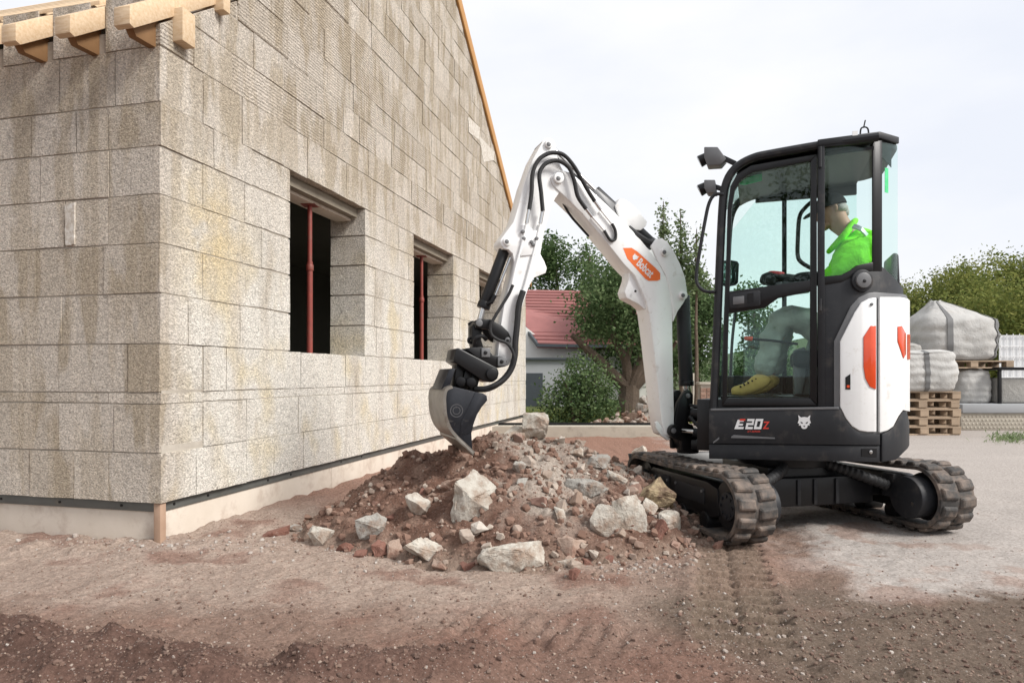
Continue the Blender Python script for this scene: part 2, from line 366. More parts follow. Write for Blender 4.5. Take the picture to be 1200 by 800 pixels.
def make_ground():
    xs = axis(-3.4, 3.6, .020, 500); ys = axis(1.8, 4.1, .012, 500, 1.055)
    nx = len(xs); vs = []; cols = []
    for y in ys:
        for x in xs:
            vs.append((x, y, gheight(x, y))); c, yd = gcolor(x, y); cols += [max(0, c.x), max(0, c.y), max(0, c.z), yd]
    fs = [(j*nx+i, j*nx+i+1, (j+1)*nx+i+1, (j+1)*nx+i) for j in range(len(ys)-1) for i in range(nx-1)]
    me = bpy.data.meshes.new('ground'); me.from_pydata(vs, [], fs); me.shade_smooth()
    ca = me.color_attributes.new('soil', 'FLOAT_COLOR', 'POINT'); ca.data.foreach_set('color', cols)
    me.materials.append(MAT['soil'])
    o = bpy.data.objects.new('ground', me); S.collection.objects.link(o); tag(o, kind='structure')
make_ground()

# ------------------------------------------------------------------ house shell
Q = Vector((-2.02, 3.92, 0)); HA = atan2(.97, .243)
HOUSE = empty('house_under_construction', Q, HA, 'unfinished house of bare wood-chip concrete blocks with open window holes', 'house')
MH = rootmat(HOUSE)
MAT['blk'] = blockmat('wood-chip concrete block', (.55, .495, .43))
MAT['blkrib'] = blockmat('ribbed gable block', (.51, .455, .39), True)
LEN = 9.39; RIDGE = 4.695; EAVE = 3.0; SL = .717
ZC = [.245, .534, .818, .882, 1.166, 1.455, 1.744, 2.024, 2.303, 2.555, 2.876]
OPEN = [(1.337, 2.60), (3.81, 5.16), (6.34, 7.60)]; OZ0, OZ1 = 1.166, 2.555
def rake(t): return EAVE + SL * (t if t < RIDGE else LEN - t)
g = MB(); B0, B1 = .0065, .34
g.box((.016, B0, .25), (LEN-.016, B1, OZ0-.014))
ed = [.016] + [e for o in OPEN for e in (o[0]-.014, o[1]+.014)] + [LEN-.016]
for i in range(0, len(ed), 2): g.box((ed[i], B0, OZ0-.013), (ed[i+1], B1, OZ1+.013))
g.box((.016, B0, OZ1+.014), (LEN-.016, B1, 2.87))
g.prism([(.02, B0, 2.871), (LEN-.02, B0, 2.871), (LEN-.02, B0, EAVE-.02), (RIDGE, B0, rake(RIDGE)-.03), (.02, B0, EAVE-.02)], (0, B1-B0, 0))
GW = g.build('gable_wall', MAT['mortar'], HOUSE, MH, smooth=False)
g = MB(); g.box((B0, .016, .25), (B1, 6.0, 2.99))
EW = g.build('eave_wall', MAT['mortar'], HOUSE, MH, smooth=False)
g = MB(); g.box((.36, .36, 2.70), (9.0, 6.0, 2.86)); g.box((9.0, .36, .1), (9.36, 6.0, 2.9)); g.box((.36, 6.0, .1), (9.36, 6.3, 2.9)); g.box((.36, .345, .0), (9.0, 6.0, .18)); g.box((4.6, 3.2, .18), (4.8, 6.0, 2.7)); g.box((.36, 3.0, .18), (9.0, 3.2, 2.7))
g.build('interior_shell', MAT['indoor'], HOUSE, MH, smooth=False)
blkcache = {}
def blockmesh(w, h, d, mat):
    k = (round(w, 2), round(h, 3), d, mat.name, random.randrange(3))
    if k in blkcache: return blkcache[k], k
    w, hh = k[0]-.003, h-.003; nn = max(2, int(w/.11)); per = []
    cs = [(-w/2, -hh/2), (w/2, -hh/2), (w/2, hh/2), (-w/2, hh/2)]
    for i in range(4):
        p, q = cs[i], cs[(i+1) % 4]; m = nn if i % 2 == 0 else 2
        for j in range(m):
            f = j/m; j_ = .0035 if j else .006*random.random()**2
            per.append((p[0]+(q[0]-p[0])*f - (1 if p[0]+(q[0]-p[0])*f > 0 else -1)*random.uniform(-.0008, j_), p[1]+(q[1]-p[1])*f - (1 if p[1]+(q[1]-p[1])*f > 0 else -1)*random.uniform(-.0008, j_)))
    n = len(per); tl = random.uniform(-.004, .004); t2 = random.uniform(-.003, .003)
    bm = bmesh.new(); va = [bm.verts.new((x, -d/2 + tl*x/w + t2*z/hh, z)) for x, z in per]; vb = [bm.verts.new((x, d/2, z)) for x, z in per]
    bm.faces.new(va); bm.faces.new(vb[::-1])
    for i in range(n): bm.faces.new((va[i], vb[i], vb[(i+1) % n], va[(i+1) % n]))
    bmesh.ops.recalc_face_normals(bm, faces=bm.faces)
    me = bpy.data.meshes.new('block'); bm.to_mesh(me); bm.free(); me.materials.append(mat); blkcache[k] = me
    return me, k
def split(a, b, first, L0=.38):
    e = [a]; x = a + first
    while x < b - .12: e.append(x); x += L0 * random.choice((1, 1, 1.3, .66, 1, .8))
    return e + [b]
R90 = Matrix.Rotation(pi/2, 3, 'Z')
for k in range(len(ZC)-1):
    z0, z1 = ZC[k], ZC[k+1]; thin = z1-z0 < .1
    own = k % 2 == 0
    segs = [(0 if own else .36, LEN)]
    if z0 >= OZ0-.01 and z1 <= OZ1+.01:
        segs = []; a = 0 if own else .36
        for o in OPEN: segs.append((a, o[0])); a = o[1]
        segs.append((a, LEN))
    for a, b in segs:
        e = split(a, b, random.uniform(.2, .5), 1.0 if thin else .5)
        for t0, t1 in zip(e, e[1:]):
            w = round(t1-t0, 2); jm = any(abs(t-e_) < 1e-6 for t in (t0, t1) for o in OPEN for e_ in o)
            me, _ = blockmesh(t1-t0, z1-z0-(.010 if jm else .001), .36, MAT['blk'])
            inst(me, 'block', GW, ((t0+t1)/2, .18 + random.uniform(-.003, .003), (z0+z1)/2))
    e = split(.36 if own else 0, 3.4, random.uniform(.2, .5), 1.0 if thin else .5)
    for t0, t1 in zip(e, e[1:]):
        me, _ = blockmesh(t1-t0-.002, z1-z0-.004, .36, MAT['blk'])
        inst(me, 'block', EW, (.18 + random.uniform(-.003, .003), (t0+t1)/2, (z0+z1)/2), R90)
# wall head between the rafters
for t0, w in ((.10, .28), (.495, .265), (.875, .265), (1.255, .265), (1.635, .265)):
    me, _ = blockmesh(w, .31, .362, MAT['blk']); inst(me, 'block', EW, (.18, t0+w/2, 3.032), R90)
# gable courses, cut along the slope
def clip(poly, nx, nz, c):
    out = []
    for (x0, z0), (x1, z1) in zip(poly, poly[1:] + poly[:1]):
        d0 = nx*x0 + nz*z0 - c; d1 = nx*x1 + nz*z1 - c
        if d0 <= 0: out.append((x0, z0))
        if d0*d1 < 0: t = d0/(d0-d1); out.append((x0+(x1-x0)*t, z0+(z1-z0)*t))
    return out
z = 2.876; row = 0; HID = MB()
while z < rake(RIDGE):
    z1 = z + .25; e = split(0, LEN, .22 + .25*(row % 2) + random.uniform(0, .06), .46)
    for t0, t1 in zip(e, e[1:]):
        p = [(t0+.003, z+.003), (t1-.003, z+.003), (t1-.003, z1-.003), (t0+.003, z1-.003)]
        p = clip(p, -SL, 1, EAVE); p = clip(p, SL, 1, EAVE + SL*LEN)
        if len(p) < 3 or max(a[0] for a in p)-min(a[0] for a in p) < .05 or max(a[1] for a in p) - z < .04: continue
        off = random.uniform(-.006, .004); cx = sum(a[0] for a in p)/len(p); cz = sum(a[1] for a in p)/len(p)
        rib = random.random() < .55
        if proj(MH @ Vector((cx, 0, z)))[1] < -6:
            HID.prism([(a, off, b) for a, b in p], (0, .30, 0)); continue
        m = MAT['blkrib' if rib else 'blk']
        if len(p) == 4 and abs(p[2][1]-z1+.003) < 1e-6 and abs(p[3][1]-z1+.003) < 1e-6:
            me, _ = blockmesh(t1-t0, .25, .36, m); inst(me, 'block', GW, ((t0+t1)/2, .18+off, (z+z1)/2))
        else:
            MB().prism([(a, off, b) for a, b in p], (0, .36, 0)).build('block', m, GW, MH, bev=.005, seg=1, smooth=False, origin=(cx, .18, cz))
    z = z1; row += 1
tag(HID.build('upper_blocks', MAT['blkrib'], GW, MH, smooth=False), kind='stuff')
# patches of white mortar on the gable, smear by the eave corner
MAT['lime'] = simple('white mortar smear', (.66,.635,.59), .95, 0, (.56,.52,.46), 20, (.44,.385,.32), 30, .42, .58, bscale=60, bstr=.6)
def smear(poly, face, y):
    mb = MB(); rr = []
    for i in range(len(poly)):
        a, b = Vector(poly[i]), Vector(poly[(i+1) % len(poly)])
        for k in range(6): 
            q = a.lerp(b, k/6); rr.append(q + Vector((noise.noise((q.x*70, q.y*70, 1)), noise.noise((q.x*70, q.y*70, 7)))) * .012)
    if face == 'g': mb.prism([(p.x, -.009, p.y) for p in rr], (0, .012, 0)); par = GW
    else: mb.prism([(-.009, p.x, p.y) for p in rr], (.012, 0, 0)); par = EW
    mb.build('mortar_smear', MAT['lime'], par, MH, smooth=False)
def gp(px, py): p = onplane(MH, 0, px, py); return (p.x, p.z)
smear([gp(548, 137), gp(562, 150), gp(561, 165), gp(549, 155)], 'g', 0)
smear([gp(561, 160), gp(579, 178), gp(578, 188), gp(566, 190)], 'g', 0)
smear([(.60, 1.76), (.66, 1.755), (.668, 2.0), (.60, 2.005)], 'e', 0)
# lintel trough and shutter board over each opening
for a, b in OPEN:
    MB().box((a+.003, .075, OZ1-.085), (b-.003, .355, OZ1-.004)).build('lintel', MAT['lintel'], HOUSE, MH, bev=.004)
    MB().box((a+.004, .14, OZ1-.112), (b-.004, .30, OZ1-.087)).build('soffit_board', MAT['fboard'], HOUSE, MH, bev=.003)
# base strip, formwork boards and corner post
MB().box((.03, .035, .188), (LEN-.02, .05, .2445)).build('base_strip', MAT['strip'], HOUSE, MH, bev=.002)
MB().box((.035, .06, .188), (.05, 6, .2445)).build('base_strip', MAT['strip'], HOUSE, MH, bev=.002)
for t in (.15, .45, 1.1, 1.4, 2.2, 2.6): MB().cyl((t, .036, .216), (t, .030, .216), .008, n=8).build('screw', MAT['black'], HOUSE, MH)
for t in (.3, .75, 1.2): MB().cyl((.036, t, .216), (.030, t, .216), .008, n=8).build('screw', MAT['black'], HOUSE, MH)
e = [.06, 2.05, 4.05, 6.05, 8.05, LEN-.02]
for t0, t1 in zip(e, e[1:]): MB().box((t0, .045, -.1), (t1-.003, .075, .1875)).build('formwork_board', MAT['fboard'], HOUSE, MH, bev=.002)
e = [.06, 1.3, 3.3, 5.3]
for t0, t1 in zip(e, e[1:]): MB().box((.045, t0, -.1), (.075, t1-.003, .1875)).build('formwork_board', MAT['fboard'], HOUSE, MH, bev=.002)
MB().box((.012, .010, -.1), (.058, .056, .243)).build('corner_post', MAT['fpost'], HOUSE, MH, bev=.003)
MB().box((.08, .08, -.1), (LEN-.05, 5.9, .24)).build('slab_edge', MAT['concrete'], HOUSE, MH, smooth=False)
# rafters over the eave wall
def rafter(y, x1=2.6, w=.105, h=.105, x0=-.235):
    zb = lambda x: 3.02 + SL*x; k = .05
    p = [(x0, zb(x0)+.03), (x0+.03, zb(x0+.03)-.002), (x1, zb(x1)), (x1, zb(x1)+h*1.22), (x0, zb(x0)+h*1.22)]
    MB().prism([(a, y, b) for a, b in p], (0, w, 0)).build('rafter', MAT['timber'], HOUSE, MH, bev=.003)
for y in (-.012, .385, .765, 1.145, 1.525, 1.905):
    rafter(y)
    MB().prism([(-.17, y+.045, 2.90), (-.14, y+.045, 2.862), (.02, y+.045, 2.868), (.02, y+.045, 3.03), (-.08, y+.045, 2.965)], (0, .05, 0)).build('rafter_undershade', MAT['undershade'], HOUSE, MH, bev=.003)  # added dark wedge imitating the shaded underside of each rafter
for x, w in ((.06, .13), (.24, .12), (.44, .12), (.66, .12), (.90, .12)):
    zc = 3.02 + SL*x + .105*1.22 + .016; d = w/2/sqrt(1+SL*SL)
    MB().prism([(x-d, .43, zc-SL*d), (x+d, .43, zc+SL*d), (x+d, .43, zc+SL*d+.026), (x-d, .43, zc-SL*d+.026)], (0, 2.4, 0)).build('roof_board', MAT['timber'], HOUSE, MH, bev=.002)
def pend(px0, py0, px1, py1):
    a = onplane(MH, -.07, px0, py0); b = onplane(MH, -.07, px1, py1)
    MB().box((a.x, -.07, min(a.z, b.z)), (b.x, .30, max(a.z, b.z))).build('purlin_end', MAT['timber'], HOUSE, MH, bev=.003)
pend(214, 47, 229, 19); pend(262, 11, 270, -14)
# barge board on the far slope
p = lambda t, o: (t, -.035, rake(t)+o)
MB().prism([p(RIDGE, -.04), p(RIDGE, .15), p(9.75, .15), p(9.75, -.04)], (0, .033, 0)).build('barge_board', MAT['rake'], HOUSE, MH, bev=.003)
MB().prism([(RIDGE, .0, rake(RIDGE)+.005), (RIDGE, 0, rake(RIDGE)+.14), (9.7, 0, rake(9.7)+.14), (9.7, 0, rake(9.7)+.005)], (0, .09, 0)).build('verge_rafter', MAT['timber'], HOUSE, MH, bev=.003)
# steel props in the openings
def prop(px, yl, z0, z1, label):
    p = onplane(MH, yl, px, 350); base = MH @ Vector((p.x, p.y, z0)); h = z1-z0
    o = empty('steel_prop', base, 0, label, 'prop', 'steel props in the window openings')
    M = rootmat(o)
    MB().cyl((0, 0, 0), (0, 0, h*.62), .025, n=16).build('outer_tube', MAT['prop'], o, M)
    MB().cyl((0, 0, h*.58), (0, 0, h-.006), .020, n=16).build('inner_tube', MAT['prop'], o, M)
    MB().cyl((0, 0, h*.56), (0, 0, h*.60), .032, n=16).build('collar', MAT['prop'], o, M, bev=.003)
    MB().box((-.06, -.06, 0), (.06, .06, .006)).build('base_plate', MAT['prop'], o, M)
    MB().box((-.06, -.06, h-.006), (.06, .06, h)).build('head_plate', MAT['prop'], o, M)
prop(363, .20, OZ0, OZ1-.112, 'red steel prop standing in the nearest window opening of the block wall')
prop(494, .20, OZ0, OZ1-.112, 'red steel prop in the second window opening, behind the bucket cylinder')

# ------------------------------------------------------------------ rubble heap
PK = [(-.10, 4.62, .66, .58), (.42, 4.72, .54, .55), (.16, 4.80, .61, .60), (-.62, 4.50, .52, .70), (-.36, 4.45, .50, .6), (.92, 5.05, .34, .50), (.08, 4.15, .46, .62), (.60, 4.25, .36, .55)]
def mound(x, y):
    s = 0
    for a, b, h, k in PK:
        d = sqrt((x-a)**2 + (y-b)**2 + .006); s += math.exp(22*(h - k*d))
    h = math.log(s + 1e-9)/22
    return h + .05*fbm(x*2.3, y*2.3, 4, 3) + .035*fbm(x*7, y*7, 14, 3) + .020*fbm(x*17, y*17, 24, 3) + .022*abs(noise.noise((x*11, y*11, 50))) - .02
def moundcol(x, y, z):
    n = fbm(x*2, y*2, 30, 3); n2 = fbm(x*8, y*8, 31, 3)
    c = Vector((.185, .105, .076)).lerp(Vector((.27, .175, .132)), sstep(-.1, .5, n2))
    st = abs(x - (.12 + .55*(4.6-y)*.35)) + .18*n           # pale mortar rubble running down the front
    c = c.lerp(Vector((.50, .435, .37)), .9*sstep(.30, .08, st + .14*n2)*sstep(.05, .25, z))
    c = c.lerp(Vector((.46, .40, .34)), .8*sstep(.05, .5, x + .4*n + .5*n2)*sstep(4.1, 4.6, y + .3*n2))
    c = c.lerp(Vector((.36, .28, .22)), .6*sstep(.12, .0, z))
    return c
def make_mound():
    st = .015; nx = int(3.4/st); ny = int(3.0/st); vs = []; cols = []
    for j in range(ny+1):
        for i in range(nx+1):
            x = -1.75 + i*st; y = 3.15 + j*st; z = mound(x, y)
            z = max(z, -.08)
            c = moundcol(x, y, z); cols += [max(.01, c.x), max(.01, c.y), max(.01, c.z), 0]
            vs.append((x, y, z))
    fs = []
    for j in range(ny):
        for i in range(nx):
            q = (j*(nx+1)+i, j*(nx+1)+i+1, (j+1)*(nx+1)+i+1, (j+1)*(nx+1)+i)
            if max(vs[k][2] for k in q) > -.05: fs.append(q)
    me = bpy.data.meshes.new('rubble_heap'); me.from_pydata(vs, [], fs); me.shade_smooth()
    ca = me.color_attributes.new('soil', 'FLOAT_COLOR', 'POINT'); ca.data.foreach_set('color', cols)
    me.materials.append(soilmat('heaped soil', 1.0))
    bm = bmesh.new(); bm.from_mesh(me); bmesh.ops.delete(bm, geom=[v for v in bm.verts if not v.link_faces], context='VERTS'); bm.to_mesh(me); bm.free()
    o = bpy.data.objects.new('rubble_heap', me); S.collection.objects.link(o)
    tag(o, 'heap of reddish brown soil and rubble under the excavator bucket', 'soil heap')
make_mound()
def surf(x, y): return max(mound(x, y), gheight(x, y))
def hit(px, py):
    d = Vector(((px-CX)/F, 1, (HY-py)/F)); s = 1.6
    while s < 14:
        p = CAM + d*s
        if p.z <= surf(p.x, p.y): return p
        s += .01
    return gnd(px, py)
def rockbm(seed, sx, sy, sz, npts=16, cuts=2, amp=.06):
    r = random.Random(seed); bm = bmesh.new()
    for i in range(npts):
        v = Vector((r.gauss(0, 1), r.gauss(0, 1), r.gauss(0, 1))).normalized() * r.uniform(.82, 1.1)
        v = Vector([max(-.72, min(.72, c)) for c in v])
        bm.verts.new((v.x*sx*.62, v.y*sy*.62, v.z*sz*.62))
    res = bmesh.ops.convex_hull(bm, input=bm.verts)
    bmesh.ops.delete(bm, geom=[v for v in bm.verts if not v.link_faces], context='VERTS')
    bmesh.ops.triangulate(bm, faces=bm.faces)
    if cuts:
        bmesh.ops.bevel(bm, geom=bm.edges[:], offset=min(sx, sy, sz)*.03, segments=1, affect='EDGES', clamp_overlap=True)
        bmesh.ops.triangulate(bm, faces=bm.faces)
        bmesh.ops.subdivide_edges(bm, edges=bm.edges[:], cuts=cuts, use_grid_fill=True)
        s = min(sx, sy, sz)
        for v in bm.verts:
            q = v.co / s * 2.6 + Vector((seed, 0, 0)); q2 = q*3.7
            v.co += v.co.normalized() * s * amp * (noise.noise(q)*1.0 + .75*noise.noise(q2) + .6*abs(noise.noise(q2*2.3)))
    return bm
def stonemat(name, col, col2, dirt, lo=.50, hi=.66):
    return simple(name, col, .92, 0, col2, 14, dirt, 7, lo, hi, 38, 1.0, .016, rnd=-.10, det=8)
MAT['rw'] = stonemat('pale limestone', (.58,.545,.48), (.42,.385,.33), (.33,.235,.175), .46, .66)
MAT['rg'] = stonemat('grey concrete lump', (.43,.41,.37), (.30,.28,.25), (.25,.17,.125))
MAT['rp'] = stonemat('pinkish stone', (.42,.32,.26), (.33,.225,.17), (.23,.125,.09))
MAT['rr'] = stonemat('red sandstone', (.255,.125,.092), (.20,.095,.07), (.36,.27,.22), .6, .8)
MAT['ry'] = stonemat('crumbly yellow stone', (.40,.32,.20), (.27,.19,.11), (.14,.09,.06), .46, .62)
ROCKS = [  # px, py, w, h, material, seed, label, depth factor
 (556,583,62,70,'rw',3,'largest pale angular block in the middle of the rubble heap',.8),
 (599,651,86,46,'rw',12,'broad whitish concrete lump lying flat at the front foot of the heap',.8),
 (495,645,50,36,'rw',5,'rough white lump at the front of the heap, left of the broad one',.9),
 (434,614,38,36,'rg',8,'grey-brown angular stone high on the left foot of the heap',.9),
 (377,626,31,30,'rw',6,'pale round stone at the far left end of the heap',1),
 (489,592,34,34,'rw',9,'white-faced stone left of the largest pale block',.8),
 (505,571,28,18,'rr',10,'flat reddish stone above the white-faced one on the heap',1),
 (464,643,22,30,'rp',11,'upright pinkish stone beside the rough white lump',.9),
 (628,497,36,36,'rw',14,'pale boulder on the crest of the heap behind the bucket',.9),
 (598,509,40,26,'rw',15,'lighter flat rock on the crest just right of the bucket',1),
 (707,612,44,52,'rw',16,'pale tilted slab on the right slope of the heap',.35),
 (739,604,44,56,'rw',17,'long whitish slab leaning next to the crumbly yellow stone',.4),
 (768,579,62,50,'ry',18,'crumbly yellow-brown chunk at the right end of the heap by the track',.9),
 (784,609,32,28,'rw',19,'small white lump under the crumbly yellow chunk',1),
 (771,619,24,26,'rr',20,'broken red stone piece beside the small white lump near the track',1),
 (670,643,46,34,'rp',21,'beige pink stone right of the broad whitish lump',.9),
 (673,673,22,18,'rr',22,'lone red-brown stone lying in front of the heap',1),
 (686,570,58,26,'rg',23,'dark slab sticking out of the soil on the upper right slope',.7),
 (404,640,26,20,'rr',24,'red-brown stone beside the pale round stone on the left',1),
 (424,648,20,14,'rr',25,'small red stone under the grey-brown angular stone',1),
 (446,641,24,20,'rr',26,'dull red stone left of the upright pinkish stone',1),
 (514,662,26,18,'rp',27,'low pinkish stone between the two white front lumps',1),
 (546,662,22,16,'rr',28,'round red stone touching the broad whitish lump',1),
 (664,656,30,10,'rw',29,'thin pale chip lying before the beige pink stone',1),
 (616,567,24,20,'rg',30,'grey stone right of the largest pale block',1),
 (607,546,22,18,'rg',31,'small grey stone high on the middle of the heap',1),
 (749,532,20,28,'rw',32,'pointed white stone standing behind the heap near the boom foot',.8),
 (503,637,16,12,'rr',33,'little red stone on top of the rough white lump',1),
 (690,655,16,12,'rr',34,'small red stone right of the beige pink stone',1),
 (712,652,18,14,'rr',35,'reddish stone at the right front foot of the heap',1),
 (735,646,22,14,'rp',36,'flat pinkish stone nearest the old track print',1),
 (760,592,24,26,'rw',37,'white fragment wedged below the crumbly yellow chunk',.8),
 (528,566,30,20,'rp',38,'rosy stone just above the largest pale block',1),
 (652,600,22,20,'rw',39,'whitish lump in the middle of the right slope',1),
 (640,560,20,16,'rp',40,'small rosy stone under the crest boulder',1),
 (722,556,30,22,'rw',41,'pale lump behind the tilted slabs',1),
 (700,538,34,18,'rg',42,'grey rubble lump near the back of the heap',1),
 (672,528,26,16,'rw',43,'small whitish rock at the back edge of the heap',1),
 (457,607,18,14,'rr',44,'red pebble-like stone on the left slope of the heap',1),
 (475,566,16,12,'rp',45,'small pink stone high on the left slope of the heap',1),
 (325,622,36,16,'rr',46,'reddish soil clod lying near the foundation board',1),
 (345,616,26,18,'rg',47,'grey lump between the foundation board and the heap',1),
]
for px, py, w, h, m, sd, lab, df in ROCKS:
    p = hit(px, min(py + h*.30, 700))
    if 'crest' in lab: p = at(px, py, 4.72)
    k = p.y/F
    sx, sz = w*k, h*k; sy = (sx+sz)/2*df
    bm = rockbm(sd, sx, sy, sz, 13 if w > 30 else 10, 5 if w > 40 else 3, .07)
    # turn each stone a little in its own plane
    r = random.Random(sd*3); bmesh.ops.rotate(bm, cent=(0, 0, 0), matrix=Matrix.Rotation(r.uniform(-.25, .25), 3, 'Y'), verts=bm.verts)
    me = bpy.data.meshes.new('stone'); bm.to_mesh(me); bm.free(); me.materials.append(MAT[m]); me.shade_smooth(); me.set_sharp_from_angle(angle=radians(28))
    o = bpy.data.objects.new('stone', me); S.collection.objects.link(o)
    o.location = at(px, py+2, p.y + sy*.16); tag(o, lab, 'stone', 'stones of the rubble heap')
# loose crumbs on and round the heap, gravel on the yard
def crumbs(name, pts, mat, label, fine=False):
    mb = MB(); r = random.Random(len(pts)); tmpl = []
    for i in range(8):
        bm = rockbm(100+i, 1, .9, .8, 12, 2, .06) if fine else rockbm(100+i, 1, .9, .85, 18, 0); bm.verts.index_update(); tmpl.append(([v.co.copy() for v in bm.verts], [tuple(v.index for v in f.verts) for f in bm.faces])); bm.free()
    V = []; Fc = []
    for p, s in pts:
        vs, fs = r.choice(tmpl); n = len(V); R = Matrix.Rotation(r.uniform(0, 6.3), 3, 'Z') @ Matrix.Rotation(r.uniform(-.6, .6), 3, 'X')
        V += [Vector(p) + (R @ v)*s for v in vs]; Fc += [tuple(i+n for i in f) for f in fs]
    me = bpy.data.meshes.new(name); me.from_pydata(V, [], Fc); me.materials.append(mat)
    o = bpy.data.objects.new(name, me); S.collection.objects.link(o); tag(o, label, 'rubble', kind='stuff'); return o
def islandmat(name, cols, rough=.95):
    m, t, b = newmat(name); b.inputs['Roughness'].default_value = rough
    gi = node(t, 'ShaderNodeNewGeometry'); n = node(t, 'ShaderNodeValToRGB'); n.color_ramp.interpolation = 'LINEAR'
    e = n.color_ramp.elements
    while len(e) < len(cols): e.new(.5)
    for i, c in enumerate(cols): e[i].position = i/(len(cols)-1); e[i].color = (*c, 1)
    t.links.new(gi.outputs['Random Per Island'], n.inputs[0])
    c = mixrgb(t, ramp(t, noisetex(t, 40, 5, .7, gi.outputs['Position']), .3, .7, (.0,.0,.0), (.4,.4,.4)), n.outputs[0], (.22,.14,.10))
    t.links.new(c, b.inputs['Base Color']); bump(t, b, noisetex(t, 90, 4, .7, gi.outputs['Position']), .5, .005)
    return m
rr = random.Random(5); P1 = []; P2 = []
while len(P1) < 6500:
    x = rr.uniform(-1.6, 1.5); y = rr.uniform(3.25, 5.9); z = mound(x, y)
    if z < -.02 or (z < .03 and rr.random() < .4): continue
    s = .008 + .05*rr.random()**6; P1.append(((x, y, max(z, gheight(x, y))+s*.15), s))
crumbs('heap_crumbs', P1, islandmat('heap crumbs', [(.16,.09,.065), (.22,.135,.10), (.18,.10,.072), (.26,.17,.13), (.45,.39,.33)]), 'loose crumbs of soil and stone all over the heap')
PB = []
while len(PB) < 130:
    x = rr.gauss(.35, .6); y = rr.uniform(3.4, 5.6); z = mound(x, y)
    if z < -.01 or x < -1.5: continue
    if z > .12 and x < .05 and rr.random() < .85: continue
    s = .03 + .085*rr.random()**2.2; PB.append(((x, y, max(z, gheight(x, y))+s*.12), s))
crumbs('rubble_fragments', PB, islandmat('rubble fragments', [(.50,.45,.39), (.30,.22,.17), (.56,.52,.46), (.40,.33,.27), (.24,.13,.10), (.47,.43,.38)]), 'broken pale concrete and stone fragments along the crest and right side of the heap', True)
def patch(px, py, rx, ry, n, s0, s1):
    for i in range(n):
        a = rr.gauss(0, .45); b = rr.gauss(0, .45)
        g = gnd(px + a*rx, min(py + b*ry, 860)); s = s0 + (s1-s0)*rr.random()**3
        if g.y > 0 and g.y < 15: P2.append(((g.x, g.y, gheight(g.x, g.y)+s*.1), s))
patch(770, 655, 70, 40, 260, .007, .024); patch(865, 745, 60, 60, 170, .006, .020); patch(640, 720, 250, 90, 220, .004, .014); patch(240, 640, 200, 14, 160, .008, .035)
patch(110, 640, 140, 8, 60, .008, .03); patch(300, 700, 300, 70, 260, .004, .012); patch(950, 740, 260, 80, 320, .004, .018); patch(1100, 650, 200, 60, 120, .003, .008); patch(430, 650, 160, 22, 150, .008, .026); patch(700, 665, 140, 18, 150, .008, .03)
for i in range(700):
    g = gnd(rr.uniform(0, 1200), rr.uniform(560, 810)); 
    if g.y < 9: P2.append(((g.x, g.y, gheight(g.x, g.y)), .004+.014*rr.random()**4))
crumbs('loose_gravel', P2, islandmat('loose gravel', [(.30,.22,.17), (.40,.36,.32), (.22,.14,.11), (.48,.45,.41), (.34,.29,.26)]), 'loose gravel and pebbles strewn over the bare earth')
PG = []
for i in range(14000):
    x = rr.uniform(-2.6, 2.6); y = 1.9 + 2.9*rr.random()**1.3
    if mound(x, y) > .0 or gcolor(x, y)[1] > .5 and rr.random() < .8: continue
    s = .003 + .008*rr.random()**3; PG.append(((x, y, gheight(x, y)+s*.1), s))
crumbs('earth_grit', PG, islandmat('earth grit', [(.18,.115,.088), (.28,.20,.155), (.22,.14,.105), (.36,.285,.23), (.15,.095,.075)]), 'fine reddish grit and crumbs covering the bare earth')
P3 = []
for i in range(17000):
    x = rr.uniform(-2.2, 2.4); y = rr.uniform(1.75, 3.1)
    w = soilridge(x, y)*12 + (.35 if y < 2.45 else .10) + (.30 if x > .6 and y < 2.9 else 0)
    if rr.random() < w: s = .003+.017*rr.random()**4; P3.append(((x, y, gheight(x, y)+s*.1), s))
crumbs('soil_clods', P3, islandmat('soil clods', [(.10,.06,.046), (.16,.10,.078), (.085,.054,.044), (.20,.14,.11)]), 'loose dark soil clods along the foreground ridges')
# ------------------------------------------------------------------ excavator
EC = Vector((1.90, 4.655, 0)); YAW = radians(160)
EX = empty('mini_excavator', EC, 0, 'white and black mini excavator with closed cab digging into the rubble heap', 'excavator')
MU = Matrix.Translation(EC) @ Matrix.Rotation(YAW, 4, 'Z')                    # upper structure: x forward, y left
MT = Matrix.Translation(EC + Vector((-.97, -.243, 0))*.055) @ Matrix.Rotation(atan2(.97, -.243), 4, 'Z')      # undercarriage
BD = atan2(-.312, -.95); MBm = Matrix.Translation((1.122, 4.75, 0)) @ Matrix.Rotation(BD, 4, 'Z')   # boom
XM = rootmat(EX)
YS = .52
def up(px, py, y=YS): return onplane(MU, y, px, py)
def bp(px, py, y=.085): return onplane(MBm, y, px, py)
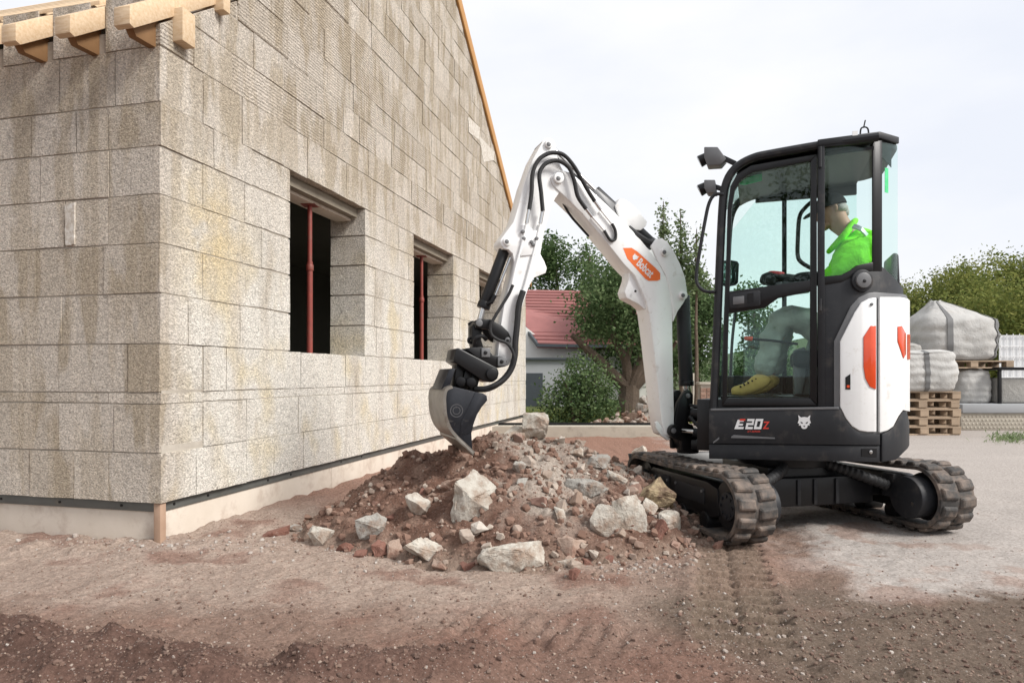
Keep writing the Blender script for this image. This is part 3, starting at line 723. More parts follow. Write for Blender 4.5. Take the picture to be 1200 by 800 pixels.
# plan outline of the upper body: left side, rounded tail, right side
PATH = [(x, YS) for x in [.60 - .01*i for i in range(79)]]
cx0 = -.18; ax = .50
PATH += [(cx0 - ax*sin(a), YS*cos(a)) for a in [pi*i/120 for i in range(1, 120)]]
PATH += [(x, -YS) for x in [-.18 + .02*i for i in range(30)]]
PATHW = [MU @ Vector((x, y, 0)) for x, y in PATH]; PPX = [CX + F*(p.x-CAM.x)/(p.y-CAM.y) for p in PATHW]
KMAX = max(range(len(PATH)), key=lambda i: PPX[i] if i < 160 else -1e9)
def wp(px):
    """first point of the plan outline that shows at photo column px: (local xy, outward normal, depth)"""
    px = min(px, PPX[KMAX]-.3)
    for i in range(KMAX):
        if PPX[i] <= px <= PPX[i+1] or (i == 0 and px < PPX[0]):
            t = (px-PPX[i]) / (PPX[i+1]-PPX[i]); a = Vector(PATH[i]); b = Vector(PATH[i+1]); q = a.lerp(b, t); d = (b-a).normalized()
            return q, Vector((d.y, -d.x)) * -1 if False else Vector((-d.y, d.x)) * -1, PATHW[i].lerp(PATHW[i+1], t).y
def wnorm(i):
    a = Vector(PATH[max(i-1, 0)]); b = Vector(PATH[min(i+1, len(PATH)-1)]); d = (b-a).normalized(); return Vector((d.y, -d.x))
def panel(name, top, bot, out, thick, mat, parent=EX, step=3.0, bev=.003, ext=0):
    """body panel following the plan outline; its upper and lower edges are given in photo pixels"""
    x0, x1 = top[0][0], top[-1][0]
    n = max(2, int((x1-x0)/step)+1); X = sorted(set([x0+(x1-x0)*i/(n-1) for i in range(n)] + [p[0] for p in top+bot if x0 <= p[0] <= x1]))
    X = [x for i, x in enumerate(X) if i == 0 or x - X[i-1] > .4]
    A = []; Bq = []; IA = []; IB = []
    for x in X:
        q, nn, dep = wp(x); nn = outn(q)
        zt = CAM.z + (HY-interp(top, x))/F*dep; zb = CAM.z + (HY-interp(bot, x))/F*dep
        o = q + nn*out; i_ = q + nn*(out-thick)
        A.append((o.x, o.y, zt)); Bq.append((o.x, o.y, zb)); IA.append((i_.x, i_.y, zt)); IB.append((i_.x, i_.y, zb))
    n = len(X); mb = MB(); fs = []
    for i in range(n-1):
        fs += [(i, i+1, n+i+1, n+i), (2*n+i+1, 2*n+i, 3*n+i, 3*n+i+1), (i, 2*n+i, 2*n+i+1, i+1), (n+i, n+i+1, 3*n+i+1, 3*n+i)]
    mb.add(A+Bq+IA+IB, fs + [(0, n, 3*n, 2*n), (n-1, 3*n-1, 4*n-1, 2*n-1)])
    return mb.build(name, mat, parent, MU, bev=bev, ang=40)
def outn(q):
    if q.x > cx0: return Vector((0, 1 if q.y > 0 else -1))
    n = Vector(((q.x-cx0)/ax**2, q.y/YS**2)); return n.normalized()
# --- body mass inside the panels
ins = [(x*.965, y*.955) for x, y in PATH[::6]]
MB().prism([(x, y, .50) for x, y in ins], (0, 0, .33)).build('turntable_frame', MAT['black'], EX, MU, bev=.01)
tail = [(x, y) for x, y in ins if x < -.19]
tail = [(-.17, YS*.955)] + tail + [(-.17, -YS*.955)]
MB().prism([(x, y, .8301) for x, y in tail], (0, 0, .20)).build('engine_cover', MAT['dark'], EX, MU, bev=.01)
tail2 = [(-.52, y) for y in (.36, -.36)]; tail2 = [p for p in ins if p[0] < -.52]
MB().prism([(x, y, 1.031) for x, y in tail2], (0, 0, .34)).build('engine_cover_top', MAT['dark'], EX, MU, bev=.01)
# --- side panels
SK = panel('side_skirt', [(831,479),(983,477),(990,492),(998,503),(1006,508),(1028,508)], [(831,519),(1028,521)], .022, .03, MAT['dark'], bev=.006)
panel('skirt_lip', [(831,520),(1029,522)], [(831,537),(1029,541)], .014, .03, MAT['dark'], SK)
RS = panel('rear_skirt', [(1030,508),(1037,505),(1043,500),(1049,489),(1053,482),(1057,481),(1062,494)], [(1030,541),(1046,538),(1062,522)], .024, .035, MAT['dark'], bev=.006)
panel('skirt_highlight', [(857,511),(860,509),(908,512)], [(857,512.5),(908,513.6)], .026, .008, MAT['trim'], SK, bev=0)
panel('skirt_highlight', [(836,517),(843,511.5)], [(836,519),(843,514)], .026, .008, MAT['trim'], SK, bev=0)
panel('skirt_edge', [(833,478.4),(982,476.4)], [(833,481),(982,479.2)], .025, .01, MAT['trim'], SK, bev=.002)
panel('rear_side_panel', [(966,334),(985,330),(994,324),(1003,317),(1018,312),(1028,311),(1034,313),(1044,322),(1058,338)], [(966,500),(1058,500)], .004, .02, MAT['dark'])
panel('cover_trim', [(977,400),(996,359),(1005,349),(1016,343.5),(1024,342.5),(1058,345),(1061,347)], [(977,481),(984,492),(996,504),(1006,508),(1030,508),(1061,500)], .012, .01, MAT['trim'])
HA_ = panel('engine_side_cover', [(983.5,400),(1000,366),(1007,355),(1016,350),(1024,349)], [(983.5,476),(990,490),(997,499),(1005,504),(1014,505.5),(1024,505.5)], .024, .014, MAT['white'], bev=.006)
HB = panel('rear_hood', [(1027.3,348.5),(1050,348.5),(1058,350),(1063,354)], [(1027.3,506),(1036,503.5),(1042,499),(1048,487),(1053,480),(1063,482)], .026, .016, MAT['white'], step=2, bev=.006)
panel('tail_light', [(1009,395),(1017,382),(1022.5,382)], [(1009,430),(1011,443),(1016,453),(1022.5,456)], .030, .008, MAT['red'], HA_, bev=.002)
panel('tail_light', [(1046.5,383),(1051,382),(1055.5,391)], [(1046.5,400),(1053,420),(1055.5,415)], .031, .008, MAT['red'], HB, bev=.002)
panel('reflector_strip', [(1057.5,392),(1060,392)], [(1057.5,421),(1060,421)], .031, .008, MAT['red'], HB, bev=0)
panel('level_gauge', [(989,442),(994.5,438)], [(989,456),(994.5,456)], .027, .008, MAT['black'], HA_, bev=0)
panel('gauge_mark', [(990.5,451),(993.5,451)], [(990.5,454),(993.5,454)], .0285, .008, MAT['red'], HA_, bev=0)
def disc(px, py, r, o0, o1, mat, name, parent=EX, n=24):
    q, _, dep = wp(px); nn = outn(q); z = CAM.z + (HY-py)/F*dep; nv = Vector((nn.x, nn.y, 0)); c = Vector((q.x, q.y, z))
    return MB().cyl(c + nv*o0, c + nv*o1, r, n=n).build(name, mat, parent, MU, bev=min(.004, r*.2))
fc = disc(1009, 329, .066, .0, .020, MAT['dark'], 'filler_ring'); disc(1009, 329, .046, .015, .034, MAT['trim'], 'filler_cap', fc); disc(1009.3, 330, .010, .03, .038, MAT['black'], 'keyhole', fc)
disc(1018, 357, .009, .02, .032, MAT['trim'], 'cover_lock', HA_); disc(1018, 529, .011, .01, .022, MAT['steel'], 'skirt_bolt', SK)
panel('step_recess', [(1008,525),(1025,525)], [(1012,534),(1025,535)], .017, .004, MAT['black'], SK, bev=0)
# --- lettering
def textmesh(s, shear=0, bold=0):
    cu = bpy.data.curves.new('t', 'FONT'); cu.body = s; cu.size = 1; cu.shear = shear; cu.offset = bold; cu.extrude = 0
    o = bpy.data.objects.new('t', cu); S.collection.objects.link(o)
    dg = bpy.context.evaluated_depsgraph_get(); me = bpy.data.meshes.new_from_object(o.evaluated_get(dg))
    vs = [v.co.copy() for v in me.vertices]; fs = [tuple(p.vertices) for p in me.polygons]
    bpy.data.objects.remove(o); bpy.data.curves.remove(cu); bpy.data.meshes.remove(me); return vs, fs
def lettering(s, P0, P1, n, mat, parent, M, hgt=None, shear=0, bold=.01, name='lettering', lift=.001):
    """text from P0 to P1 along its base line on a surface with outward normal n"""
    vs, fs = textmesh(s, shear, bold); x0 = min(v.x for v in vs); x1 = max(v.x for v in vs); y0 = min(v.y for v in vs); y1 = max(v.y for v in vs)
    e = (P1-P0); k = e.length/(x1-x0); e = e.normalized(); u = Vector(n).cross(e).normalized()
    ky = k if hgt is None else hgt/(y1-y0)
    w = [P0 + e*((v.x-x0)*k) + u*((v.y-y0)*ky) + Vector(n)*lift for v in vs]
    b = [p - Vector(n)*.0008 for p in w]; m = len(w)
    return MB().add(w+b, fs + [tuple(i+m for i in f[::-1]) for f in fs]).build(name, mat, parent, M, smooth=False)
def flat(name, pts, fn, mat, parent, M, n, th=.0025):
    return MB().prism([fn(*p) - Vector(n)*.001 for p in pts], Vector(n)*th).build(name, mat, parent, M, smooth=False)
ys = YS + .0225; NL = (0, 1, 0)
us = lambda px, py: up(px, py, ys)
def glyph(x0, bars):
    mb = MB()
    for a0, b0, a1, b1 in bars:
        q = [(x0+a0, b0), (x0+a1, b0), (x0+a1, b1), (x0+a0, b1)]; mb.prism([us(a+(502.6-b)*.22, b) - Vector(NL)*.001 for a, b in q], (0, .0025, 0))
    mb.build('lettering', MAT['whitetxt'], SK, MU, smooth=False)
glyph(873.2, [(.2,490.6,8.6,493.2),(6.2,493.3,8.6,495.2),(.0,495.3,8.6,497.8),(0,497.9,2.5,499.9),(0,500,8.6,502.6)])
glyph(883.2, [(0,490.6,8.8,493.2),(0,493.3,2.6,499.9),(6.2,493.3,8.8,499.9),(0,500,8.8,502.6)])
flat('letter_bar', [(864.5,491.5),(872,491.5),(871.3,494),(867,494),(866.3,496.2),(871,496.2),(870.4,498.4),(865.6,498.4),(865,500),(871.8,500),(871,502.5),(860.5,502.5)], us, MAT['whitetxt'], SK, MU, NL)
flat('letter_bar', [(867.2,490.6),(873.6,490.6),(873,492.8),(866.6,492.8)], lambda a, b: up(a, b, ys+.0012), MAT['redtxt'], SK, MU, NL)
lettering('Z', us(893.6, 502.4), us(902.3, 502.4), NL, MAT['redtxt'], SK, MU, hgt=.046, shear=.18, bold=.02)
lettering('ZT-SERIES', us(875.5, 506.2), us(891, 506.2), NL, MAT['redtxt'], SK, MU, hgt=.010, shear=.15, bold=.01)
CAT = [(0,8),(.6,3.5),(-.6,0),(1,-.5),(.6,-2.5),(2.4,-2),(3.2,-4.5),(4.6,-5.6),(6,-5.8),(7.4,-5.6),(8.8,-4.5),(9.6,-2),(11.4,-2.5),(11,-.5),(12.6,0),(11.4,3.5),(12,8),(9.2,5.6),(6,6.1),(2.8,5.6)]
def cathead(fn, c, sc, mat, parent, M, n, rot=0):
    pt = [(a-6, b) for a, b in CAT]; pt = [(a*cos(rot)-b*sin(rot), a*sin(rot)+b*cos(rot)) for a, b in pt]
    o = flat('cat_head_emblem', [(c[0]+a*sc, c[1]-b*sc) for a, b in pt], fn, mat[0], parent, M, n)
    if mat[1]:
        for sgn in (-1, 1):
            q = [(sgn*1.2, .2), (sgn*3.6, 1.6), (sgn*3.4, .1), (sgn*2.0, -.7)]; q = [(a*cos(rot)-b*sin(rot), a*sin(rot)+b*cos(rot)) for a, b in q]
            MB().prism([fn(c[0]+a*sc, c[1]-b*sc) + Vector(n)*.0012 for a, b in q], Vector(n)*.001).build('emblem_eye', mat[1], parent, M, smooth=False)
        q = [(-1.1, -2.6), (1.1, -2.6), (.0, -4.0)]
        MB().prism([fn(c[0]+a*sc, c[1]-b*sc) + Vector(n)*.0012 for a, b in q], Vector(n)*.001).build('emblem_nose', mat[1], parent, M, smooth=False)
cathead(us, (942.5, 495.5), 1.18, (MAT['whitetxt'], MAT['dark']), SK, MU, NL)
# --- cab
FR = MAT['black']
PROF = [(832.5,478),(836,400),(840,300),(843,240),(846,217),(852,202),(863,190.5),(880,182),(900,177.5),(960,167),(1026,157.5)]
prof = [up(*p) for p in PROF]; YR = -.40
def off(p, y): return Vector((p.x, y, p.z))
sp = smoothpath(prof, 4)
CABF = MB().tube([off(p, YS-.022) + Vector((-.018, 0, -.01)) for p in sp], .026, 10).build('cab_front_post', MAT['dark'], EX, MU)
MB().tube([off(p, YR+.022) + Vector((-.018, 0, -.01)) for p in sp], .026, 10).build('cab_front_post', MAT['dark'], EX, MU)
zr = prof[-1].z; xr0 = prof[7].x
# roof: sheet following the profile, then the rounded tail
rp = [p for p in sp if p.x < prof[6].x + .01]
tailp = [(x, y) for x, y in PATH if x < .05]
MB().ribbon([off(p, YS-.02) for p in rp], [off(p, YR+.02) for p in rp], (0, 0, -.03)).build('roof_panel', MAT['dark'], EX, MU)
rt = [(max(x*.985, -.60), max(y*.985, YR)) for x, y in PATH if x < rp[-1].x+.02 ][::3]
zt = rp[-1].z
RF = MB().prism([(x, y, zt-.035) for x, y in rt], (0, 0, .045)).build('roof_rear', MAT['dark'], EX, MU, bev=.012)
panel('roof_edge', [(958,164),(1030,154.5),(1052,161)], [(958,172),(1030,162.5),(1052,169)], .010, .03, MAT['dark'], RF, bev=.006)
panel('roof_label', [(998,154.8),(1004,154)], [(998,160),(1004,159.2)], .012, .004, MAT['whitetxt'], RF, bev=0)
MB().tube(smoothpath([up(1008,158,.40), up(1009,151,.40), up(1013,149,.40), up(1017,151,.40), up(1018,158,.40)]), .005, 6).build('lifting_eye', MAT['black'], RF, MU)
MB().tube([up(1012,150,.40), up(1014,141,.40)], .004, 6).build('aerial', MAT['black'], RF, MU)
MB().box((up(1006,157,.40).x, .36, zt+.005), (up(1020,157,.40).x+.0, .44, zt+.03)).build('aerial_base', MAT['black'], RF, MU, bev=.004)
# door
door = MB()
A_ = [(846,475),(848,400),(850,340),(852.5,245),(856,218),(863,205),(880,194),(957,181)]
B_ = [(852,466),(853,400),(855,340),(857.5,245),(861,223),(868,211),(882,202),(950,189)]
u2 = lambda p, y=YS+.004: up(p[0], p[1], y)
door.ribbon([u2(p) for p in A_], [u2(p) for p in B_], (0, -.035, 0))
door.ribbon([u2((957.2,181)), u2((957.6,474))], [u2((950,189)), u2((949,466))], (0, -.035, 0))
door.ribbon([u2((846,475.2)), u2((957.5,475.2))], [u2((852,466)), u2((949,466))], (0, -.034, 0))
DR = door.build('cab_door', FR, EX, MU, bev=.004)
MB().prism([u2(p, YS+.003) for p in [(854,341.5),(893,336),(950,328),(950,341),(912,349),(896,360.5),(853,367)]], (0, -.033, 0)).build('door_belt', FR, DR, MU, bev=.004)
HL = MB().prism([u2(p, YS+.014) for p in [(855,345),(889,340),(891,341.5),(891,357),(889,358.5),(857,362),(855,360)]], (0, -.016, 0)).build('door_latch', MAT['dark'], DR, MU, bev=.004)
MB().prism([u2(p, YS+.016) for p in [(875.5,344),(883,343),(883,354),(875.5,355)]], (0, -.003, 0)).build('latch_recess', MAT['black'], DR, MU)
MB().prism([u2(p, YS+.018) for p in [(859,348),(872,346.5),(872,355.5),(859,357)]], (0, -.005, 0)).build('latch_plate', MAT['trim'], DR, MU, bev=.002)
def pane(name, pts, y=YS-.012, parent=DR): return MB().prism([u2(p, y) for p in pts], (0, -.005, 0)).build(name, MAT['glass'], parent, MU, smooth=False)
pane('upper_pane', [(854,342),(856.5,245),(860,222),(867,210),(881,201),(951,188),(951,328),(893,337)])
pane('lower_pane', [(851,467),(852.5,366),(896,360),(912,348),(950,340),(950,467)])
for py in (172, 350): MB().cyl(up(961,py,YS+.014), up(961,py+24 if py < 200 else py+14,YS+.014), .010, n=10).build('door_hinge', MAT['dark'], DR, MU)
panel('cab_middle_post', [(958.5,170),(966.5,169)], [(958.5,480),(966.5,480)], .006, .05, MAT['dark'])
panel('cab_rear_post', [(1022,166),(1033,165)], [(1022,318),(1033,318)], .006, .010, FR)
panel('rear_window_seal', [(966,168),(1023,163)], [(966,173),(1023,168)], .005, .03, FR)
panel('rear_window_seal', [(966,324),(986,322),(996,317),(1004,311),(1023,307)], [(966,334),(986,331),(996,326),(1004,320),(1023,318)], .0055, .03, FR)
panel('quarter_pane', [(966,171),(1023,165)], [(966,330),(990,326),(1003,316),(1023,312)], -.008, .005, MAT['glass'], bev=0)
panel('corner_pane', [(1032,166),(1052,170)], [(1032,315),(1042,322),(1052,332)], .000, .005, MAT['glass'], bev=0, step=2)
panel('corner_pane_band', [(1033,166),(1046,168)], [(1033,182),(1046,196)], -.007, .003, MAT['black'], bev=0, step=2)
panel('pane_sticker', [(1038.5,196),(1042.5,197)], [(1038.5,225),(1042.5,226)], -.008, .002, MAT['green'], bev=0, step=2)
# far side of the cab: posts, sill and panes
far = [up(p[0], p[1], YS) for p in [(846,475),(957,475),(957,181),(880,194)]]
xs_f, xs_b = prof[0].x-.05, up(957, 300).x
for x in (onplane(MU, YR, 919, 300).x,): MB().box((x-.016, YR, .83), (x+.016, YR+.04, zt-.03)).build('right_post', FR, EX, MU, bev=.004)
MB().box((-.45, YR, .80), (prof[1].x-.02, YR+.03, .98)).build('right_side_wall', FR, EX, MU, bev=.004)
MB().box((-.45, YR, zt-.13), (prof[7].x-.02, YR+.03, zt-.03)).build('right_header', FR, EX, MU, bev=.004)
MB().prism([off(p, YR+.012) for p in (Vector((prof[1].x-.02,0,.98)), prof[3]+Vector((-.03,0,0)), prof[7]+Vector((-.03,0,-.06)))] + [Vector((-.45, YR+.012, zt-.1)), Vector((-.45, YR+.012, .98))], (0, .005, 0)).build('right_pane', MAT['glass'], EX, MU, smooth=False)
wsp = [p for p in sp if p.x > prof[7].x-.005]
MB().ribbon([off(p, YS-.03)+Vector((-.022, 0, -.005)) for p in wsp], [off(p, YR+.03)+Vector((-.022, 0, -.005)) for p in wsp], (-.005, 0, -.001)).build('windscreen', MAT['glass'], EX, MU)
MB().box((-.16, YR+.05, .83), (prof[0].x-.06, YS-.06, .85)).build('cab_floor', FR, EX, MU)
MB().box((-.50, YR+.04, 1.031), (-.48, .36, 1.40)).build('cab_back_wall', FR, EX, MU)
hl = [p for p in rp]; MB().ribbon([off(p, YS-.06)+Vector((0,0,-.05)) for p in hl], [off(p, YR+.05)+Vector((0,0,-.05)) for p in hl], (0, 0, -.02)).build('headliner', FR, EX, MU)
flat('green_reflection', [(866,216),(893,190),(893,212),(872,217)], lambda a, b: up(a, b, .30), MAT['green'], EX, MU, NL)  # flat green piece put in to imitate a green reflection on the glass
# seat, console, levers
ST = MB().box((-.44, -.14, 1.032), (.0, .34, 1.14)).build('seat_cushion', MAT['dark'], EX, MU, bev=.03, seg=3)
MB().prism([(-.54, -.10, 1.10), (-.45, -.10, 1.10), (-.52, -.10, 1.36), (-.58, -.10, 1.36)], (0, .44, 0)).build('seat_backrest', MAT['dark'], EX, MU, bev=.03, seg=3)
MB().prism([(-.62, -.05, 1.50), (-.56, -.05, 1.50), (-.57, -.05, 1.74), (-.61, -.05, 1.74)], (0, .30, 0)).build('seat_back_shell', MAT['dark'], EX, MU, bev=.03, seg=3)
MB().box((-.14, -.08, .852), (-.02, .26, 1.03)).build('seat_base', MAT['trim'], EX, MU, bev=.02)
cns = MB().prism([up(p[0], p[1], .42) for p in [(893,345),(900,333),(920,330),(950,329),(950,341),(915,346)]], (0, -.10, 0)).build('control_console', FR, EX, MU, bev=.008)
gr = MB().cyl(up(903,329,.435), up(903,329,.40), .030, n=20).build('joystick_grip', MAT['trim'], EX, MU, bev=.004)
MB().cyl(up(903,329,.45), up(903,329,.43), .034, n=20).build('gaiter_ring', FR, EX, MU, bev=.004)
MB().tube(smoothpath([up(935,403,.36), up(905,399,.36), up(880,397,.36)]), .008, 8).build('lever', FR, EX, MU)
MB().cyl(up(882,397,.36), up(872,396,.36), .016, .012, n=12).build('lever_knob', MAT['red'], EX, MU, bev=.004)
MB().prism([up(p[0], p[1], .30) for p in [(930,410),(944,406),(945,440),(940,462),(930,462)]], (0, -.12, 0)).build('seat_side_box', MAT['trim'], EX, MU, bev=.01)
MB().tube(smoothpath([up(862,362,.10), up(858,400,.10), up(856,440,.10)]), .010, 8).build('travel_lever', FR, EX, MU)
ph = MB().tube(smoothpath([up(952,236,YR+.06), up(944,243,YR+.06), up(937,254,YR+.06), up(935,280,YR+.06), up(935,300,YR+.06), up(940,308,YR+.06), up(952,315,YR+.06)]), .015, 8).build('grab_handle', FR, EX, MU)
MB().tube(smoothpath([up(848,228), up(838,228), up(831,238), up(826,260), up(819,300), up(816,322), up(818,334), up(826,341), up(838,342)]), .011, 8).build('front_grab_rail', MAT['dark'], EX, MU)
mr_ = MB().prism([up(p[0], p[1], -.46) for p in [(848,303),(864,306),(866,309),(865,331),(862,334),(848,337)]], (.0, -.02, 0)).build('mirror_housing', MAT['dark'], EX, MU, bev=.006)
MB().prism([up(p[0], p[1], -.458) for p in [(849,306),(861.5,308.5),(863,311),(862,329),(859.5,331),(849,333)]], (.0, .004, 0)).build('mirror_glass', MAT['mirror'], mr_, MU)
MB().tube([up(851,305,-.44), up(852,290,-.42), up(846,270,-.40)], .006, 6).build('mirror_arm', MAT['dark'], mr_, MU)
def worklight(pts, lens, y):
    w = MB().prism([up(p[0], p[1], y) for p in pts], (0, -.10, 0)).build('work_light', MAT['trim'], EX, MU, bev=.006)
    a = up(lens[0], lens[1], y-.05); MB().cyl(a+Vector((-.03, 0, .012)), a+Vector((.022, 0, -.012)), .034, .040, n=18).build('light_bezel', MAT['black'], w, MU, bev=.003)
    MB().cyl(a+Vector((.02, 0, -.011)), a+Vector((.026, 0, -.014)), .036, n=18).build('light_lens', MAT['lens'], w, MU)
worklight([(825,172),(841,172),(851,186),(845,193),(829,194),(825,184)], (824,187), .46)
for (a, b) in (((845,184),(862,192)), ((838,219),(848,222))): MB().beam(up(a[0],a[1],.43), up(b[0],b[1],.45), .03, .03).build('light_bracket', MAT['dark'], EX, MU, bev=.003)
worklight([(825,210.5),(838,210.5),(840,226),(829,226),(825,220)], (824,221), .46)
# --- undercarriage
RW, FW = Vector((-.53, 0, .225)), Vector((.60, 0, .215)); RR, FRr = .180, .170   # belt centre-line radii
def trackpath(n=150):
    pts = []; d = FW-RW; L0 = sqrt(d.x**2+d.z**2)
    for i in range(40): a = pi/2 + pi*i/39; pts.append((RW.x+RR*cos(a), RW.z+RR*sin(a)))
    for i in range(1, 30): t = i/30; pts.append((RW.x+d.x*t, RW.z-RR + (FW.z-FRr-RW.z+RR)*t))
    for i in range(40): a = -pi/2 + pi*i/39; pts.append((FW.x+FRr*cos(a), FW.z+FRr*sin(a)))
    for i in range(1, 30): t = i/30; pts.append((FW.x-d.x*t, FW.z+FRr + (RW.z+RR-FW.z-FRr)*t - .012*sin(pi*t)))
    return pts
TP = trackpath(); cum = [0]
for a, b in zip(TP, TP[1:]+TP[:1]): cum.append(cum[-1] + math.dist(a, b))
def tp_at(s):
    s %= cum[-1]
    for i in range(len(TP)):
        if cum[i+1] >= s:
            t = (s-cum[i])/(cum[i+1]-cum[i]+1e-9); a = Vector(TP[i]); b = Vector(TP[(i+1) % len(TP)]); d = (b-a).normalized(); return a.lerp(b, t), d
bm = bmesh.new()
lv = [(-.040,-.058,0),(.040,-.058,0),(.046,.058,0),(-.030,.058,0),(-.026,-.054,.022),(.024,-.054,.022),(.034,.040,.022),(-.016,.040,.022)]
for v in lv: bm.verts.new(v)
bm.verts.ensure_lookup_table()
for f in [(0,3,2,1),(4,5,6,7),(0,1,5,4),(1,2,6,5),(2,3,7,6),(3,0,4,7)]: bm.faces.new([bm.verts[i] for i in f])
bmesh.ops.recalc_face_normals(bm, faces=bm.faces); bmesh.ops.bevel(bm, geom=bm.edges[:], offset=.006, segments=1, affect='EDGES')
LUG = bpy.data.meshes.new('lug'); bm.to_mesh(LUG); bm.free(); LUG.materials.append(MAT['rubber'])
bm = bmesh.new(); bm.from_mesh(LUG); bmesh.ops.scale(bm, vec=(1, -1, 1), verts=bm.verts); bmesh.ops.reverse_faces(bm, faces=bm.faces); LUG2 = bpy.data.meshes.new('lug'); bm.to_mesh(LUG2); bm.free(); LUG2.materials.append(MAT['rubber'])
GA, TW = .685, .25
def track(sgn, lab):
    yc = sgn*GA; m = len(TP); vs = []; fs = []
    for k, (x, z) in enumerate(TP):
        a = Vector(TP[(k-1) % m]); b = Vector(TP[(k+1) % m]); d = (b-a).normalized(); n = Vector((d.y, -d.x))   # outward
        c = Vector((RW.x + (FW.x-RW.x)*.5, .22)); 
        if n.dot(Vector((x, z))-c) < 0: n = -n
        for (yy, oo) in ((-TW/2, -.012), (-TW/2, .010), (-TW/2+.012, .016), (TW/2-.012, .016), (TW/2, .010), (TW/2, -.012)):
            p = Vector((x, z)) + n*oo; vs.append((p.x, yc+yy, p.y))
    for k in range(m):
        for j in range(6): fs.append((k*6+j, k*6+(j+1) % 6, ((k+1) % m)*6+(j+1) % 6, ((k+1) % m)*6+j))
    T = MB().add(vs, fs).build('track', MAT['rubber'], EX, MT); tag(T, lab)
    N = 35; L0 = cum[-1]
    for i in range(N):
        for row in (0, 1):
            p, d = tp_at((i + .5*row)*L0/N); n = Vector((d.y, -d.x)); n = n if n.dot(p-Vector((0, .22))) > 0 else -n
            X = Vector((d.x, 0, d.y)); Z = Vector((n.x, 0, n.y)); Y = Z.cross(X)
            R = Matrix((X, Y, Z)).transposed(); yo = yc + (.062 if row else -.062)
            same = Y.y > 0
            me = LUG if (row == 0) == same else LUG2
            inst(me, 'lug', T, Vector((p.x, yo, p.y)) + Z*.014, R, MT)
    # wheels and frame inside the belt
    for c, r, nm in ((RW, RR-.03, 'drive_sprocket'), (FW, FRr-.02, 'idler_wheel')):
        w = MB().cyl(c+Vector((0, yc-.06, 0)), c+Vector((0, yc+.06, 0)), r, n=28).build(nm, MAT['black'], EX, MT, bev=.012)
        MB().cyl(c+Vector((0, yc-.075, 0)), c+Vector((0, yc+.075, 0)), r*.55, n=20).build('hub', MAT['dark'], w, MT, bev=.006)
        for k in range(8):
            a = 2*pi*k/8
            MB().cyl(c+Vector((r*.4*cos(a), yc-.083, r*.4*sin(a))), c+Vector((r*.4*cos(a), yc+.083, r*.4*sin(a))), .010, n=6).build('bolt', MAT['dark'], w, MT)
    for x in (-.28, 0, .28): MB().cyl((x, yc-.08, .095), (x, yc+.08, .095), .055, n=20).build('track_roller', MAT['black'], EX, MT, bev=.008)
    fr = MB().prism([(-.44, yc-.07, .15), (-.42, yc-.07, .31), (-.30, yc-.07, .335), (.44, yc-.07, .33), (.52, yc-.07, .28), (.52, yc-.07, .16), (.40, yc-.07, .12), (-.34, yc-.07, .12)], (0, .14, 0)).build('track_frame', FR, EX, MT, bev=.012)
    for sd in (-1, 1):
        MB().box((-.28, yc+sd*.072-.004, .19), (.10, yc+sd*.072+.004, .29)).build('frame_rib', MAT['dark'], fr, MT, bev=.004)
        MB().box((.18, yc+sd*.072-.004, .17), (.40, yc+sd*.072+.004, .30)).build('frame_rib', MAT['dark'], fr, MT, bev=.004)
        for x in (.2, .38, -.26, .08): MB().cyl((x, yc+sd*.07, .27), (x, yc+sd*.084, .27), .010, n=6).build('bolt', MAT['trim'], fr, MT)
    # travel motor on the inner side
    yi = yc - sgn*.065
    mo = MB().cyl((RW.x, yi, RW.z), (RW.x, yi-sgn*.135, RW.z), .130, n=30).build('travel_motor_cover', MAT['dark'], EX, MT, bev=.010)
    MB().box((RW.x+.10, yi-sgn*.06 if sgn < 0 else yi-.13, RW.z-.02), (RW.x+.20, yi+.13 if sgn < 0 else yi-.06, RW.z+.13)).build('motor_bracket', MAT['dark'], mo, MT, bev=.005)
    MB().cyl((RW.x-.06, yi-sgn*.13, RW.z-.03), (RW.x-.06, yi-sgn*.142, RW.z-.03), .012, n=8).build('bolt', MAT['steel'], mo, MT)
track(1, 'muddy near rubber track'); track(-1, 'muddy far rubber track')
cf = MB(); cf.box((-.26, -.30, .20), (.28, .30, .40)); cf.box((-.30, -.58, .20), (-.10, .58, .32)); cf.box((.12, -.58, .20), (.34, .58, .32)); cf.box((-.34, -.42, .16), (-.27, .42, .34))
CFo = cf.build('centre_frame', FR, EX, MT, bev=.012)
MB().cyl((0, 0, .39), (0, 0, .505), .30, n=40).build('slew_ring', FR, EX, MT, bev=.006)
for y in (-.14, .02, .14): MB().box((-.352, y-.012, .17), (-.342, y+.012, .33)).build('frame_rib', MAT['dark'], CFo, MT, bev=.002)
def corrugated(pts, r, name):
    sp_ = smoothpath(pts, 14); MB().tube(sp_, [r*(1.0 if i % 2 else .82) for i in range(len(sp_))], 12).build(name, MAT['hose'], CFo, MT)
corrugated([(RW.x+.12, GA-.20, .30), (-.34, .30, .36), (-.22, .16, .40), (-.10, .10, .43)], .036, 'motor_hose_sleeve')
corrugated([(RW.x+.12, -GA+.22, .28), (-.34, -.26, .36), (-.22, -.10, .42), (-.1, -.05, .44)], .036, 'motor_hose_sleeve')
